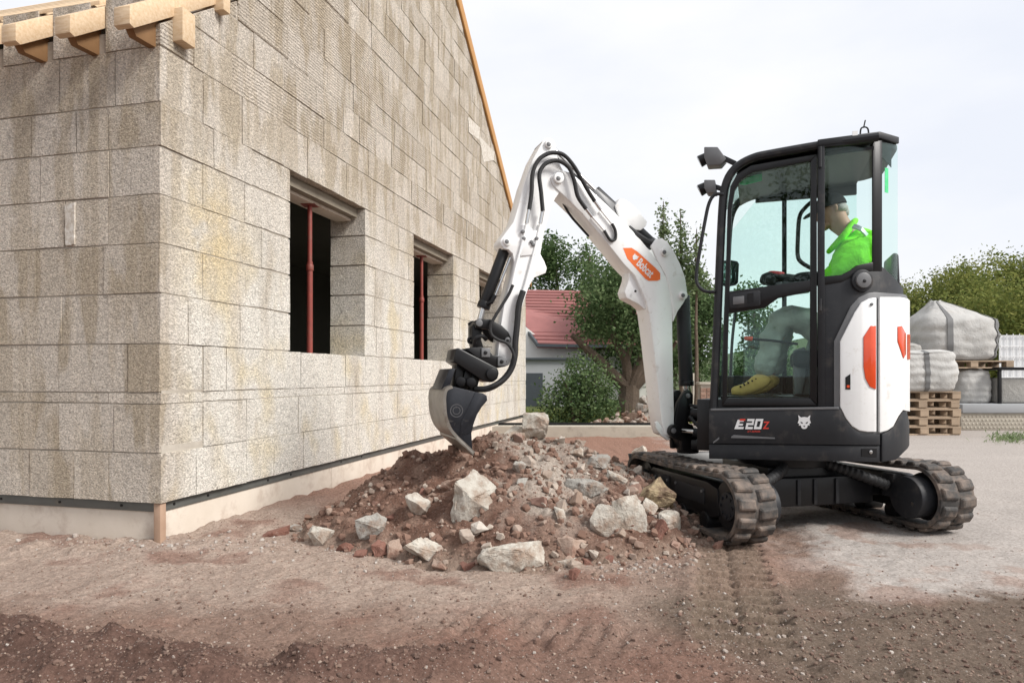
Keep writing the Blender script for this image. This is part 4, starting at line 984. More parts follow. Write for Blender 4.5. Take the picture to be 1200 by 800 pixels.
# dozer blade
bl = MB(); n = 10
pa = [(.98 - .05*sin(pi*i/n), .06 + .30*i/n) for i in range(n+1)]
bl.ribbon([(x, -.70, z) for x, z in pa], [(x, .70, z) for x, z in pa], (.025, 0, 0))
BLD = bl.build('dozer_blade', FR, EX, MT, bev=.004)
for y in (-.36, .36): MB().beam((.30, y, .24), (.97, y, .20), .08, .10).build('blade_arm', FR, BLD, MT, bev=.008)
MB().cyl((.34, .0, .34), (.78, 0, .25), .04, n=14).build('blade_cylinder', MAT['dark'], BLD, MT)
# --- boom, stick and bucket
BW = .085
def bprism(name, pts, mat, parent, y0=BW, y1=-BW, bev=.006, ref=None): 
    r = y0 if ref is None else ref
    return MB().prism([Vector((q.x, y0, q.z)) for q in [bp(p[0], p[1], r) for p in pts]], (0, y1-y0, 0)).build(name, mat, parent, MBm, bev=bev)
def rnd(c, r, a0, a1, n=7): return [(c[0]+r*cos(radians(a0+(a1-a0)*i/(n-1))), c[1]+r*sin(radians(a0+(a1-a0)*i/(n-1)))) for i in range(n)]
BOOM = bprism('boom', [(786,512),(790,503),(790,480),(789,440),(788,375),(787,345),(781,325),(772,308),(760,292),(748,277),(720,248),(690,220),(668,202),(659,199.5),(650,201.5),(645.5,208),(647.5,216),(652,221),(662,230),(682,249.5),(716,290),(731,309),(744,322.5),(752,340),(757,352),(761,367),(764,389),(771,450),(774,480),(777,500),(780,509)], MAT['white'], EX)
flange = [(789,377),(794,365),(801,355),(805,347),(805,339),(803,325),(797,309),(790,295),(783,284),(776,279),(769,280),(763,288),(770,304),(780,322),(786,345),(788,362)]
for y in (BW+.004, -BW+.016): 
    r = BW+.004
    MB().prism([Vector((q.x, y, q.z)) for q in [bp(p[0], p[1], r) for p in flange]], (0, -.02, 0)).build('boom_flange', MAT['white'], BOOM, MBm, bev=.004)
lug = [(733,318),(744,324),(754,347),(758,362),(750,362),(743,356),(735,352),(729.5,349),(727,342),(729.5,335),(732,328)]
bprism('boom_lug', [(p[0]+5, p[1]) for p in lug], MAT['white'], BOOM, .055, -.055, .005, ref=.055)
def pin(px, py, y, r, mat, name='pin', parent=None, th=.02, fn=None):
    q = bp(px, py, y); o = MB().cyl(q - Vector((0, .01, 0)), q + Vector((0, th, 0)), r, n=20).build(name, mat, parent or BOOM, MBm, bev=.003); return o
for (px, py) in ((654,209), (778,295.5), (800,346)):
    pin(px, py, BW+.004, .034 if px < 700 else .028, MAT['white'], 'pin_boss'); pin(px+.4, py, BW+.024, .014, MAT['trim'], th=.006)
pin(745, 341, BW, .008, MAT['black'], th=.001)
NB = (0, 1, 0)
DC = flat('decal', [(730,290.5),(740,290.5),(747,295),(768,314),(773.5,320),(773.5,327.5),(770,329),(760,329),(756,326.5),(735,303)], lambda a, b: bp(a, b, BW), MAT['orange'], BOOM, MBm, NB)
flat('decal_border', [(728.5,289.7),(740.5,289.7),(748,294),(769,313),(774.6,319.6),(774.6,328.5),(770.5,330.2),(759,330.2),(755,327.5),(733,303)], lambda a, b: bp(a, b, BW-.0012), MAT['whitetxt'], BOOM, MBm, NB)
lettering('Bobcat', bp(745.2, 310.2, BW+.0016), bp(761.6, 326.2, BW+.0016), NB, MAT['whitetxt'], BOOM, MBm, hgt=.062, bold=.02, lift=.001)
cathead(lambda a, b: bp(a, b, BW+.0016), (744, 301.8), .52, (MAT['whitetxt'], None), BOOM, MBm, NB, rot=radians(-38))
# swing bracket at the boom foot
br = [(790,498),(795,472),(801,461),(804,457.5),(809,457),(812.5,462),(812.5,472),(808,480),(806,493),(810,499),(811,515),(814,526),(800,528),(799,516),(788,513)]
SB = bprism('swing_bracket', br, FR, EX, .085, .045, .008); bprism('swing_bracket_cheek', br, FR, SB, -.045, -.085, .008, ref=.085)
bprism('swing_bracket_block', [(797,497),(812,497),(815,505),(814,518),(812,526),(801,528),(796,514)], FR, SB, .05, -.05, .008, ref=.05)
pin(806, 463.5, .085, .016, MAT['trim'], parent=SB, th=.012); 
pin(789, 504.5, .10, .045, FR, 'pin_boss', SB, .03); pin(789.4, 504.5, .132, .018, MAT['trim'], parent=SB, th=.006)
bprism('boom_foot_guard', [(768,495),(771,493.5),(776,500),(781,509),(786,514),(783,516),(775,510),(769,502)], MAT['whitedirty'], SB, .075, .05, .004, ref=.075)
# fixed swing post on the turntable nose
px0 = MU.inverted() @ (MBm @ bp(806, 505, 0)); 
sn = MB(); sn.cyl((px0.x, px0.y, .44), (px0.x, px0.y, .56), .075, n=24); sn.cyl((px0.x, px0.y, .66), (px0.x, px0.y, .76), .07, n=24)
sn.prism([(px0.x+.03, px0.y-.07, .69), (px0.x+.03, px0.y+.07, .69), (.48, .20, .69), (.48, -.26, .69)], (0, 0, .06)); sn.prism([(px0.x+.03, px0.y-.08, .47), (px0.x+.03, px0.y+.08, .47), (.48, .20, .47), (.48, -.26, .47)], (0, 0, .07))
sn.build('swing_post', FR, EX, MU, bev=.008)
MB().cyl((px0.x-.05, px0.y+.17, .60), (.50, .26, .58), .030, n=14).build('swing_cylinder', MAT['dark'], EX, MU)
MB().cyl((px0.x+.02, px0.y+.13, .605), (px0.x-.12, px0.y+.19, .598), .018, n=12).build('swing_cylinder_rod', MAT['steel'], EX, MU)
MB().tube(smoothpath([(px0.x-.02, px0.y+.10, .70), (px0.x-.12, px0.y+.16, .62), (.5, .2, .72)]), .012, 8).build('hydraulic_hose', MAT['hose'], EX, MU)
MB().tube(smoothpath([(px0.x+.02, px0.y+.05, .78), (px0.x-.10, px0.y+.14, .76), (px0.x-.16, px0.y+.16, .68), (.5, .25, .60)]), .012, 8).build('hydraulic_hose', MAT['hose'], EX, MU)
# boom cylinder between boom and cab
BC = MB().cyl(bp(800,346,0), bp(804,451,0), .048, n=22).build('boom_cylinder', MAT['dark'], EX, MBm, bev=.006)
MB().cyl(bp(804,450,0), bp(806,463,0), .026, n=16).build('cylinder_rod', MAT['steel'], BC, MBm)
MB().cyl(bp(804,446,0), bp(804.2,452,0), .053, n=22).build('cylinder_gland', FR, BC, MBm, bev=.004)
# stick
STK = bprism('stick', [(636,166)] + rnd((642.5,170), 8.2, 200, 370) + [(651,178),(657,195),(663,206),(660,219),(651,232),(646,241),(640,262),(636,280),(633.5,296),(626,325),(620,335),(614,352),(608,372),(604,395),(600,412)] + rnd((590.5,421.5), 8, 10, 170) + [(584,412),(587,382),(591,357),(597,336),(601,320),(603,307),(601,297),(596,292),(590,291)] + rnd((594,283.5), 7.5, 120, 230) + [(602,260),(606.5,245),(614,217),(625,186)], MAT['white'], EX, .075, -.075)
bprism('stick_lug', [(633,297),(638,306),(641,314),(639.5,320),(633,322.5),(626,325.5),(620,333),(612,333),(620,300)], MAT['white'], STK, .05, -.05, .004, ref=.05)
for (px, py, r) in ((643,169,.028), (594,283,.027)):
    pin(px, py, .077, r, MAT['white'], 'pin_boss', STK, .016); pin(px, py, .093, r*.5, MAT['trim'], parent=STK, th=.005)
# arm cylinder on the boom's back, hose guard
AC = MB().cyl(bp(766,288,0), bp(697,224,0), .040, n=20).build('arm_cylinder', MAT['dark'], EX, MBm, bev=.005)
MB().cyl(bp(698,225,0), bp(643,170,0), .020, n=14).build('cylinder_rod', MAT['steel'], AC, MBm)
MB().prism([bp(p[0], p[1], .05) for p in [(694,226),(699,220.5),(723,241),(722,249),(727,256),(718,251)]], (0, -.10, 0)).build('cylinder_head', MAT['trim'], AC, MBm, bev=.004)
MB().prism([bp(p[0], p[1], .062) for p in [(721,241),(727,232),(734,234),(746,244),(759,260),(757,265),(751,270),(742,269),(735,267),(729,261)]], (0, -.124, 0)).build('cylinder_guard', MAT['white'], AC, MBm, bev=.006)
MB().tube(smoothpath([bp(735,268,.05), bp(748,278,.06), bp(760,285,.05), bp(766,284,.02)]), .030, 10).build('hose_boot', MAT['hose'], AC, MBm)
# bucket cylinder
KC = MB().cyl(bp(594,285,0), bp(566,361,0), .036, n=20).build('bucket_cylinder', MAT['black'], EX, MBm, bev=.005)
MB().cyl(bp(566.4,360,0), bp(561.5,379,0), .019, n=14).build('cylinder_rod', MAT['steel'], KC, MBm)
MB().cyl(bp(568.5,354,0), bp(565.8,361.5,0), .042, n=20).build('cylinder_gland', FR, KC, MBm, bev=.004)
MB().tube([bp(598,302,.05), bp(590,322,.05), bp(579,350,.05)], .009, 8).build('cylinder_pipe', MAT['steel'], KC, MBm)
MB().tube([bp(580,346,.05), bp(576,354,.05), bp(570,356,.03)], .014, 8).build('pipe_union', FR, KC, MBm)
# links
LK = [(556,376),(561,373.5),(575,374),(588,381),(596,389),(599.5,397),(597,402.5),(593,402),(584,399),(577,393),(573,386),(564,385),(558,384)]
for y in (.088, -.066): MB().prism([Vector((q.x, y, q.z)) for q in [bp(p[0], p[1], .088) for p in LK]], (0, -.022, 0)).build('side_link', FR, EX, MBm, bev=.004)
bprism('bucket_link', [(553,382),(558,376),(564,378),(565,388),(564,398),(568,410),(564,417),(556,413),(553,396)], FR, EX, .05, -.05, .006, ref=.05)
pin(561.3, 378.5, .088, .022, MAT['trim'], parent=EX, th=.012); pin(595, 398.8, .088, .020, MAT['trim'], parent=EX, th=.010); pin(595, 398.8, .098, .010, FR, parent=EX, th=.004)
MB().tube(smoothpath([bp(556,402,.09), bp(558,396,.10), bp(565,393.5,.10), bp(570,398,.09)]), .013, 8).build('shackle', FR, EX, MBm)
MB().tube(smoothpath([bp(554,395,.02), bp(549.5,397,.02), bp(550,401,.02), bp(555,401,.02)]), .010, 8).build('lifting_ring', FR, EX, MBm)
# quick coupler with tilt head
CP = bprism('coupler', [(531,423),(534,408.5),(538,407.5),(583,431),(585,437),(583,444),(577,448),(566,446)], MAT['black'], EX, .11, -.11, .008, ref=.11)
ck = [(546,408),(553,407),(564,406.5),(571,408),(578,416),(590,417.5),(594.5,423),(592,429.5),(583,431),(566,425)]
for y in (.10, -.076): MB().prism([Vector((q.x, y, q.z)) for q in [bp(p[0], p[1], .10) for p in ck]], (0, -.024, 0)).build('coupler_ear', FR, CP, MBm, bev=.004)
for (px, py) in ((569,413), (588,423.5)):
    q = bp(px, py, .10); MB().box(q + Vector((-.028, 0, -.028)), q + Vector((.028, .010, .028))).build('pin_lock_plate', MAT['trim'], CP, MBm, bev=.003); pin(px, py, .11, .012, FR, parent=CP, th=.006)
pin(576, 438, .112, .035, MAT['black'], 'pivot_cap', CP, .012)
hd = MB(); 
for a, b in (((537,428),(533,455)), ((548,432),(541,456)), ((556,437),(551,458))): hd.beam(bp(*a, 0), bp(*b, 0), .12, .05, (1, 0, 0))
hd.cyl(bp(540,447,.12), bp(540,447,-.12), .03, n=14); hd.cyl(bp(552,448,.12), bp(552,448,-.12), .03, n=14)
hd.build('tilt_head', FR, CP, MBm, bev=.004)
# bucket: side plates, curved shell, cutting edge, hook plate
BKW = .22
side = [(521,457),(530,452.5),(557,459),(566,460.5),(570.5,463.5),(571,469),(565,476),(559,485.5),(554.5,497),(552.5,507),(554,530),(535,512),(527,502),(522.5,489),(521,471)]
sdq = [bp(p[0], p[1], BKW) for p in side]
BK = MB().prism(sdq, (0, -.022, 0)).build('bucket', MAT['bucket'], EX, MBm, bev=.003); tag(BK, 'scuffed black digging bucket with worn grey shell')
MB().prism([Vector((q.x, -BKW+.022, q.z)) for q in sdq], (0, -.022, 0)).build('side_plate', MAT['bucket'], BK, MBm, bev=.003)
sh = smoothpath([bp(p[0], p[1], BKW) for p in [(530,452.5),(523,456),(520.6,464),(520.6,474),(522,488),(527,502),(535,512),(545,521.5),(555,531)]], 5)
inn = []
for i, q in enumerate(sh):
    d = (sh[min(i+1, len(sh)-1)] - sh[max(i-1, 0)]).normalized(); nn = Vector((d.z, 0, -d.x)); inn.append(nn)
cen = sum(sdq, Vector())/len(sdq)
m_ = MB(); A = []; B = []; n = len(sh); vs = []; fs = []
for q, nn in zip(sh, inn):
    if nn.dot(q-cen) < 0: nn = -nn
    for y, o in ((BKW+.003, .006), (-BKW-.003, .006), (-BKW-.003, -.012), (BKW+.003, -.012)): p = q + nn*o; vs.append((p.x, y, p.z))
for i in range(n-1):
    for j in range(4): fs.append((i*4+j, i*4+(j+1) % 4, (i+1)*4+(j+1) % 4, (i+1)*4+j))
m_.add(vs, fs + [(0, 1, 2, 3), tuple((n-1)*4+k for k in (3, 2, 1, 0))]).build('bucket_shell', MAT['wornsteel'], BK, MBm)
MB().ribbon([bp(535,510.5,BKW+.006), bp(554.5,529.5,BKW+.006)], [bp(534,515,BKW+.006), bp(555.5,534,BKW+.006)], (0, -2*BKW-.012, 0)).build('cutting_edge', MAT['wornsteel'], BK, MBm, bev=.003)
MB().prism([bp(p[0], p[1], BKW+.004) for p in [(557,459.2),(566,460.7),(570.5,463.5),(571.2,469),(565,476.3),(559.2,485.6),(555,497),(552.8,507),(538,511),(541,493),(550,474)]], (0, -.010, 0)).build('side_cutter', MAT['bucket'], BK, MBm, bev=.003)
MB().prism([bp(p[0], p[1], .14) for p in [(526.5,432),(534,431.5),(526.5,455),(517,456)]], (0, -.28, 0)).build('hook_plate', MAT['bucket'], BK, MBm, bev=.004)
for r0, r1 in ((.040, .034), (.024, .019)):
    c = bp(535, 481, BKW); k = 26
    MB().ribbon([c + Vector((r0*cos(2*pi*i/k), .0, r0*sin(2*pi*i/k))) for i in range(k+1)], [c + Vector((r1*cos(2*pi*i/k), 0, r1*sin(2*pi*i/k))) for i in range(k+1)], (0, .0012, 0)).build('stamp_ring', MAT['stamp'], BK, MBm, smooth=False)
# hoses and hard lines
def hose(name, pts, r, y, mat='hose', parent=EX): 
    return MB().tube(smoothpath([bp(p[0], p[1], (p[2] if len(p) > 2 else y)) for p in pts], 6), r, 10).build(name, MAT[mat], parent, MBm)
hose('stick_hose', [(620,246),(623,225),(624,204),(630,189),(640,181),(650,179),(661,182),(672,194),(682,211),(690,225),(697,236)], .0135, .115)
hose('stick_hose', [(636,247),(634,225),(632,205),(637,194),(646,189),(656,189),(667,197),(673,212),(677,230),(687,245)], .0135, .125)
hose('hose_loop', [(649,181),(660,192),(690,220),(697,228)], .006, .06)
for (a, b) in (((620,245),(617,262)), ((636,246),(633,262)), ((697,236),(704,246)), ((687,245),(694,254))):
    hose('hose_fitting', [a, b], .012, .115, 'steel'); 
hose('pipe', [(617,262),(612,285),(604,315),(600,334)], .0075, .088, 'white', STK); hose('pipe', [(633,262),(627,290),(618,325),(613,342)], .0075, .088, 'white', STK)
hose('pipe', [(704,246),(712,256),(717,262)], .0075, .10, 'white', BOOM); hose('pipe', [(694,254),(702,263),(708,270)], .0075, .10, 'white', BOOM)
hose('hydraulic_hose', [(717,262),(721,270),(721,280),(715,281),(708,270)], .010, .10)
for (px, py) in ((622,284), (624,287), (628,280), (612,272), (613,280)): pin(px, py, .075, .012, MAT['trim'], 'fitting', STK, .022)
MB().prism([bp(p[0], p[1], .085) for p in [(612,263),(633,272),(628,298),(610,300)]], (0, -.012, 0)).build('valve_plate', MAT['white'], STK, MBm, bev=.003)
hose('coupler_hose', [(601,334),(596,345),(588,358),(580,371),(575,382),(576,392),(584,398),(594,402),(601,412),(603,424)], .010, .125)
hose('coupler_hose', [(613,341),(608,358),(606,380),(604,400),(603,418),(598,434),(587,447),(572,455),(557,456,.06)], .020, .110)
hose('coupler_hose', [(603,420),(601,430),(592,443),(578,452),(560,457,.08)], .012, .135)
hose('side_hose', [(614,216),(609,232),(604,255),(600,262)], .008, -.05)
hose('boom_hose', [(660,238),(668,252),(680,266),(690,277)], .008, -.02)
# ------------------------------------------------------------------ operator
def skin_mesh(name, pts, edges, mat, parent, M, sub=2, root=0, fold=0):
    """continuous surface grown round joints: pts = {key: (Vector, rx, ry)}"""
    keys = list(pts); me = bpy.data.meshes.new(name)
    T = M if parent is None else rootmat(parent).inverted() @ M
    me.from_pydata([T @ Vector(pts[k][0]) for k in keys], [(keys.index(a), keys.index(b)) for a, b in edges], [])
    o = bpy.data.objects.new(name, me); S.collection.objects.link(o)
    if parent is not None: o.parent = parent
    md = o.modifiers.new('skin', 'SKIN'); md.use_smooth_shade = True
    sv = me.skin_vertices[0].data
    for i, k in enumerate(keys):
        r = pts[k][1]; sv[i].radius = r if isinstance(r, tuple) else (r, r); sv[i].use_root = (i == root)
    s = o.modifiers.new('sub', 'SUBSURF'); s.levels = sub; s.render_levels = sub
    dg = bpy.context.evaluated_depsgraph_get(); m2 = bpy.data.meshes.new_from_object(o.evaluated_get(dg)); m2.name = name
    o.modifiers.clear(); o.data = m2; bpy.data.meshes.remove(me); m2.materials.clear(); m2.materials.append(mat); m2.shade_smooth()
    if fold:
        nv = [v.normal.copy() for v in m2.vertices]
        for v, q in zip(m2.vertices, nv): p = v.co; v.co = p + q*fold*(noise.noise(p*11) + .8*abs(noise.noise(p*23)) - .2)
    return o
MAT['skin'] = simple('weathered skin', (.46,.27,.19), .55, 0, (.40,.22,.15), 30, bscale=90, bstr=.15)
MAT['hivis'] = simple('hi-vis green jacket', (.26,.95,.03), .8, 0, (.20,.80,.025), 12, bscale=14, bstr=.5, bdist=.02)
MAT['trous'] = simple('grey work trousers', (.37,.42,.37), .9, 0, (.29,.33,.29), 14, bscale=16, bstr=.6, bdist=.02)
MAT['cap'] = simple('dark cap cloth', (.014,.014,.016), .9)
MAT['hair'] = simple('grey hair', (.50,.49,.47), .8, 0, (.35,.34,.33), 60, bscale=120, bstr=.8)
MAT['glove'] = simple('black glove', (.02,.02,.022), .8, 0, (.03,.03,.03), 30, bscale=60)
MAT['glover'] = simple('red glove knuckles', (.42,.03,.035), .7)
MAT['boot'] = simple('tan work boot', (.66,.45,.14), .75, 0, (.52,.34,.10), 20, bscale=60, bstr=.3)
MAT['sole'] = simple('dark boot sole', (.03,.028,.025), .8)
MAT['reflect'] = simple('reflective tape', (.68,.70,.72), .35)
yc = .10; yl = yc + .17
J = {}
def J3(k, px, py, y, r): J[k] = (up(px, py, y), r)
# one body: pelvis, spine, neck, head, arms to the fingers, legs to the ankles
J3('pel', 985, 392, yc, .12); J3('bel', 993, 350, yc, .10); J3('chs', 1002, 306, yc, .095); J3('nb', 999, 279, yc, .058); J3('nk', 990, 268, yc, .058)
J3('hd0', 982, 262, yc, .075); J3('hd1', 976, 249, yc, (.088, .080)); J3('hd2', 975, 238, yc, .075)
J3('shl', 1003, 296, yl-.03, .045); J3('ell', 978, 326, yl+.06, .04); J3('wrl', 935, 327, yl+.05, .034)
J3('shr', 999, 296, yc-.14, .045); J3('elr', 976, 330, yc-.24, .04); J3('wrr', 938, 328, yc-.20, .034)
J3('hpl', 978, 392, yc+.10, .095); J3('knl', 918, 368, yl-.02, .072); J3('anl', 893, 440, yl-.02, .045)
J3('hpr', 978, 392, yc-.10, .095); J3('knr', 926, 368, yc-.15, .072); J3('anr', 903, 440, yc-.15, .045)
E_ = [('pel','bel'),('bel','chs'),('chs','nb'),('nb','nk'),('nk','hd0'),('hd0','hd1'),('hd1','hd2'),('chs','shl'),('shl','ell'),('ell','wrl'),('chs','shr'),('shr','elr'),('elr','wrr'),('pel','hpl'),('hpl','knl'),('knl','anl'),('pel','hpr'),('hpr','knr'),('knr','anr')]
PERS = skin_mesh('person', J, E_, MAT['skin'], None, MU)
tag(PERS, 'person in green hi-vis jacket and dark cap sitting at the controls in the cab', 'person')
def J3d(d): return {k: (up(*v[:3]), v[3]) for k, v in d.items()}
jk = J3d({'w': (988,382,yc,(.15,.17)), 'b': (995,350,yc,(.145,.175)), 'c': (1006,304,yc,(.185,.20)), 'n': (1003,283,yc,.125), 'col': (994,273,yc,.082),
  'sl': (1008,292,yl,.115), 'el': (981,322,yl+.065,.088), 'wl': (962,328,yl+.06,.058), 'sr': (1000,290,yc-.17,.088), 'er': (978,328,yc-.24,.070), 'wr': (958,329,yc-.22,.056)})
skin_mesh('jacket', jk, [('w','b'),('b','c'),('c','n'),('n','col'),('c','sl'),('sl','el'),('el','wl'),('c','sr'),('sr','er'),('er','wr')], MAT['hivis'], PERS, MU, sub=3, fold=.022)
tr = J3d({'p': (984,398,yc,(.14,.15)), 'hl': (972,394,yc+.10,.108), 'ml': (945,376,yl-.03,.100), 'kl': (917,368,yl-.02,.088), 'sl': (905,400,yl-.02,.074), 'al': (893,440,yl-.02,.072),
  'hr': (972,394,yc-.10,.108), 'kr': (926,366,yc-.15,.088), 'ar': (903,440,yc-.15,.070)})
skin_mesh('trousers', tr, [('p','hl'),('hl','ml'),('ml','kl'),('kl','sl'),('sl','al'),('p','hr'),('hr','kr'),('kr','ar')], MAT['trous'], PERS, MU, sub=3, fold=.022)
# dark sleeves from under the jacket, gloves with fingers closed on the joystick grips
for sx, y, dp in ((0, yl+.055, 0), (3, yc-.21, 0)):
    skin_mesh('sleeve', J3d({'a': (965+sx,327,y,.052), 'b': (945+sx,326,y,.047), 'c': (928+sx,327,y,.040)}), [('a','b'),('b','c')], MAT['cap'], PERS, MU)
    gj = {'w': (932+sx,327,y,.034), 'p': (918+sx,325,y,(.036,.026)), 'k': (907+sx,323,y,(.038,.022))}
    ge = [('w','p'),('p','k')]
    for i in range(4):
        yy = y - .036 + .024*i; Lf = (1, 1.12, 1.06, .85)[i]
        gj.update({'a%d' % i: (900+sx,320.5,yy,.0115), 'b%d' % i: (900-6*Lf+sx,323,yy,.0105), 'c%d' % i: (899-7*Lf+sx,330,yy,.0098), 'd%d' % i: (901-4*Lf+sx,334,yy,.009)})
        ge += [('k','a%d' % i), ('a%d' % i,'b%d' % i), ('b%d' % i,'c%d' % i), ('c%d' % i,'d%d' % i)]
    gj.update({'t0': (912+sx,329,y-.045,.012), 't1': (904+sx,332,y-.055,.011), 't2': (898+sx,333,y-.045,.010)}); ge += [('p','t0'),('t0','t1'),('t1','t2')]
    skin_mesh('glove', J3d(gj), ge, MAT['glove'], PERS, MU, sub=1)
    skin_mesh('glove_back', J3d({'a': (917+sx,322,y,(.036,.020)), 'b': (906+sx,320,y,(.038,.018)), 'c': (899+sx,319.5,y,(.034,.012))}), [('a','b'),('b','c')], MAT['glover'], PERS, MU, sub=1)
# boots: shaft, foot, sole, laces
for y, dx in ((yl-.02, 0), (yc-.15, 10)):
    skin_mesh('boot', J3d({'t': (895+dx,437,y,.060), 'a': (893+dx,449,y,.058), 'h': (897+dx,455,y,.048), 'm': (879+dx,455,y,.047), 'b': (866+dx,458,y,.040), 'f': (856+dx,459,y,.034)}), [('t','a'),('a','h'),('a','m'),('m','b'),('b','f')], MAT['boot'], PERS, MU)
    MB().prism([up(p[0]+dx, p[1], y+.045) for p in [(850,461),(851,466),(906,466),(906,460),(895,462),(870,463)]], (0, -.09, 0)).build('boot_sole', MAT['sole'], PERS, MU, bev=.006)
    lc = MB()
    for i in range(5): lc.cyl(up(886-4.5*i+dx, 444+2.3*i, y+.045), up(884-4.5*i+dx, 441.5+2.3*i, y-.045), .006, n=6)
    lc.build('boot_laces', MAT['sole'], PERS, MU)
# face: nose, brow, eyes, lips, ear; hair and peaked cap
c = up(975, 248, yc); fw = Vector((1, 0, -.25)).normalized(); upv = Vector((.25, 0, 1)).normalized()
def face(name, rows, mat):
    pts = {str(i): (c + fw*a + upv*b + Vector((0, s, 0)), r) for i, (a, b, s, r) in enumerate(rows)}
    return skin_mesh(name, pts, [(str(i), str(i+1)) for i in range(len(rows)-1)], mat, PERS, MU, sub=1)
face('nose', [(.078, .02, 0, .010), (.098, -.012, 0, .014), (.096, -.03, 0, .016), (.075, -.034, 0, .012)], MAT['skin'])
face('jaw', [(.03, -.075, .045, .022), (.068, -.085, .022, .024), (.078, -.086, 0, .026), (.068, -.085, -.022, .024), (.03, -.075, -.045, .022)], MAT['skin'])
face('lips', [(.088, -.055, .022, .006), (.095, -.055, 0, .008), (.088, -.055, -.022, .006)], simple('lips', (.40,.18,.14), .5))
for s in (-1, 1):
    face('eye', [(.076, .018, s*.030, .010), (.080, .018, s*.034, .010)], simple('eye', (.5,.5,.5), .3))
    face('eyebrow', [(.088, .036, s*.018, .006), (.080, .038, s*.048, .006)], MAT['hair'])
    face('ear', [(-.012, .026, s*.082, .010), (-.020, .012, s*.088, .013), (-.016, -.010, s*.084, .011), (-.008, -.024, s*.080, .007)], MAT['skin'])
face('hair', [(-.02, -.005, .072, .022), (-.055, .0, .055, .034), (-.078, .0, 0, .036), (-.055, .0, -.055, .034), (-.02, -.005, -.072, .022)], MAT['hair'])
face('hair', [(-.07, .01, 0, .034), (-.070, -.03, 0, .036), (-.055, -.055, 0, .034)], MAT['hair'])
cp = MB(); N = 18; R_ = 6; vs = []; fs = []
for j in range(R_+1):
    a = (pi/2)*j/R_
    for i in range(N):
        b = 2*pi*i/N; vs.append(c + fw*(.100*cos(a)*cos(b)) + Vector((0, .092*cos(a)*sin(b), 0)) + upv*(.030 + .092*sin(a)))
for j in range(R_):
    for i in range(N): fs.append((j*N+i, j*N+(i+1) % N, (j+1)*N+(i+1) % N, (j+1)*N+i))
cp.add(vs, fs + [tuple(range(N))]); CAP = cp.build('cap', MAT['cap'], PERS, MU, ang=60)
pk = [(.07, .075), (.12, .068), (.165, .045), (.178, 0), (.165, -.045), (.12, -.068), (.07, -.075)]
MB().prism([c + fw*a + Vector((0, b, 0)) + upv*(.034 - .25*(a-.07)) for a, b in pk], upv*.008).build('cap_peak', MAT['cap'], PERS, MU, bev=.002)
MB().ribbon(smoothpath([up(1001,264,yc+.13), up(1010,268,yl+.02), up(1019,278,yl)], 3), smoothpath([up(998,268,yc+.14), up(1009,272,yl+.035), up(1018,283,yl+.015)], 3), (.0, .012, .008)).build('shoulder_tape', MAT['reflect'], PERS, MU)
skin_mesh('collar', J3d({'a': (1003,258,yc-.03,.018), 'b': (1001,260,yc+.06,.022), 'c': (990,275,yc+.10,.024), 'd': (978,288,yc+.09,.022), 'e': (969,297,yc+.05,.016)}), [('a','b'),('b','c'),('c','d'),('d','e')], MAT['hivis'], PERS, MU)

# ------------------------------------------------------------------ plants
def leafmat(name, cols, rough=.8):
    cols = [tuple(x*1.22 for x in c) for c in cols]
    m, t, b = newmat(name); b.inputs['Roughness'].default_value = rough; b.inputs['Specular IOR Level'].default_value = .12
    gi = node(t, 'ShaderNodeNewGeometry'); n = node(t, 'ShaderNodeValToRGB'); e = n.color_ramp.elements
    while len(e) < len(cols): e.new(.5)
    for i, c in enumerate(cols): e[i].position = i/(len(cols)-1); e[i].color = (*c, 1)
    ad = node(t, 'ShaderNodeMath', operation='MULTIPLY_ADD'); t.links.new(noisetex(t, 1.3, 3, .6, gi.outputs['Position']), ad.inputs[0]); ad.inputs[1].default_value = .9
    m2 = node(t, 'ShaderNodeMath', operation='MULTIPLY'); t.links.new(gi.outputs['Random Per Island'], m2.inputs[0]); m2.inputs[1].default_value = .5
    sb = node(t, 'ShaderNodeMath', operation='SUBTRACT'); t.links.new(m2.outputs[0], sb.inputs[0]); sb.inputs[1].default_value = .2; t.links.new(sb.outputs[0], ad.inputs[2])
    t.links.new(ad.outputs[0], n.inputs[0]); t.links.new(n.outputs[0], b.inputs['Base Color'])
    tl = node(t, 'ShaderNodeBsdfTranslucent'); t.links.new(n.outputs[0], tl.inputs[0])
    ms = node(t, 'ShaderNodeMixShader'); ms.inputs[0].default_value = .35; o = t.nodes['Material Output']
    t.links.new(b.outputs[0], ms.inputs[1]); t.links.new(tl.outputs[0], ms.inputs[2]); t.links.new(ms.outputs[0], o.inputs[0])
    return m
MAT['bark'] = simple('bark', (.17,.125,.09), .95, 0, (.10,.075,.055), 12, bscale=30, bstr=.9, bdist=.03)
MAT['leafA'] = leafmat('apple leaves', [(.030,.055,.024), (.070,.115,.046), (.125,.175,.078), (.20,.245,.14)])
MAT['leafB'] = leafmat('dark wood leaves', [(.026,.050,.020), (.055,.095,.036), (.095,.14,.055), (.15,.19,.085)])
MAT['leafC'] = leafmat('hill leaves', [(.04,.062,.018), (.11,.135,.036), (.19,.205,.058), (.30,.27,.085)])
MAT['leafD'] = leafmat('pear leaves', [(.06,.10,.04), (.12,.165,.075), (.18,.225,.115), (.25,.28,.16)])
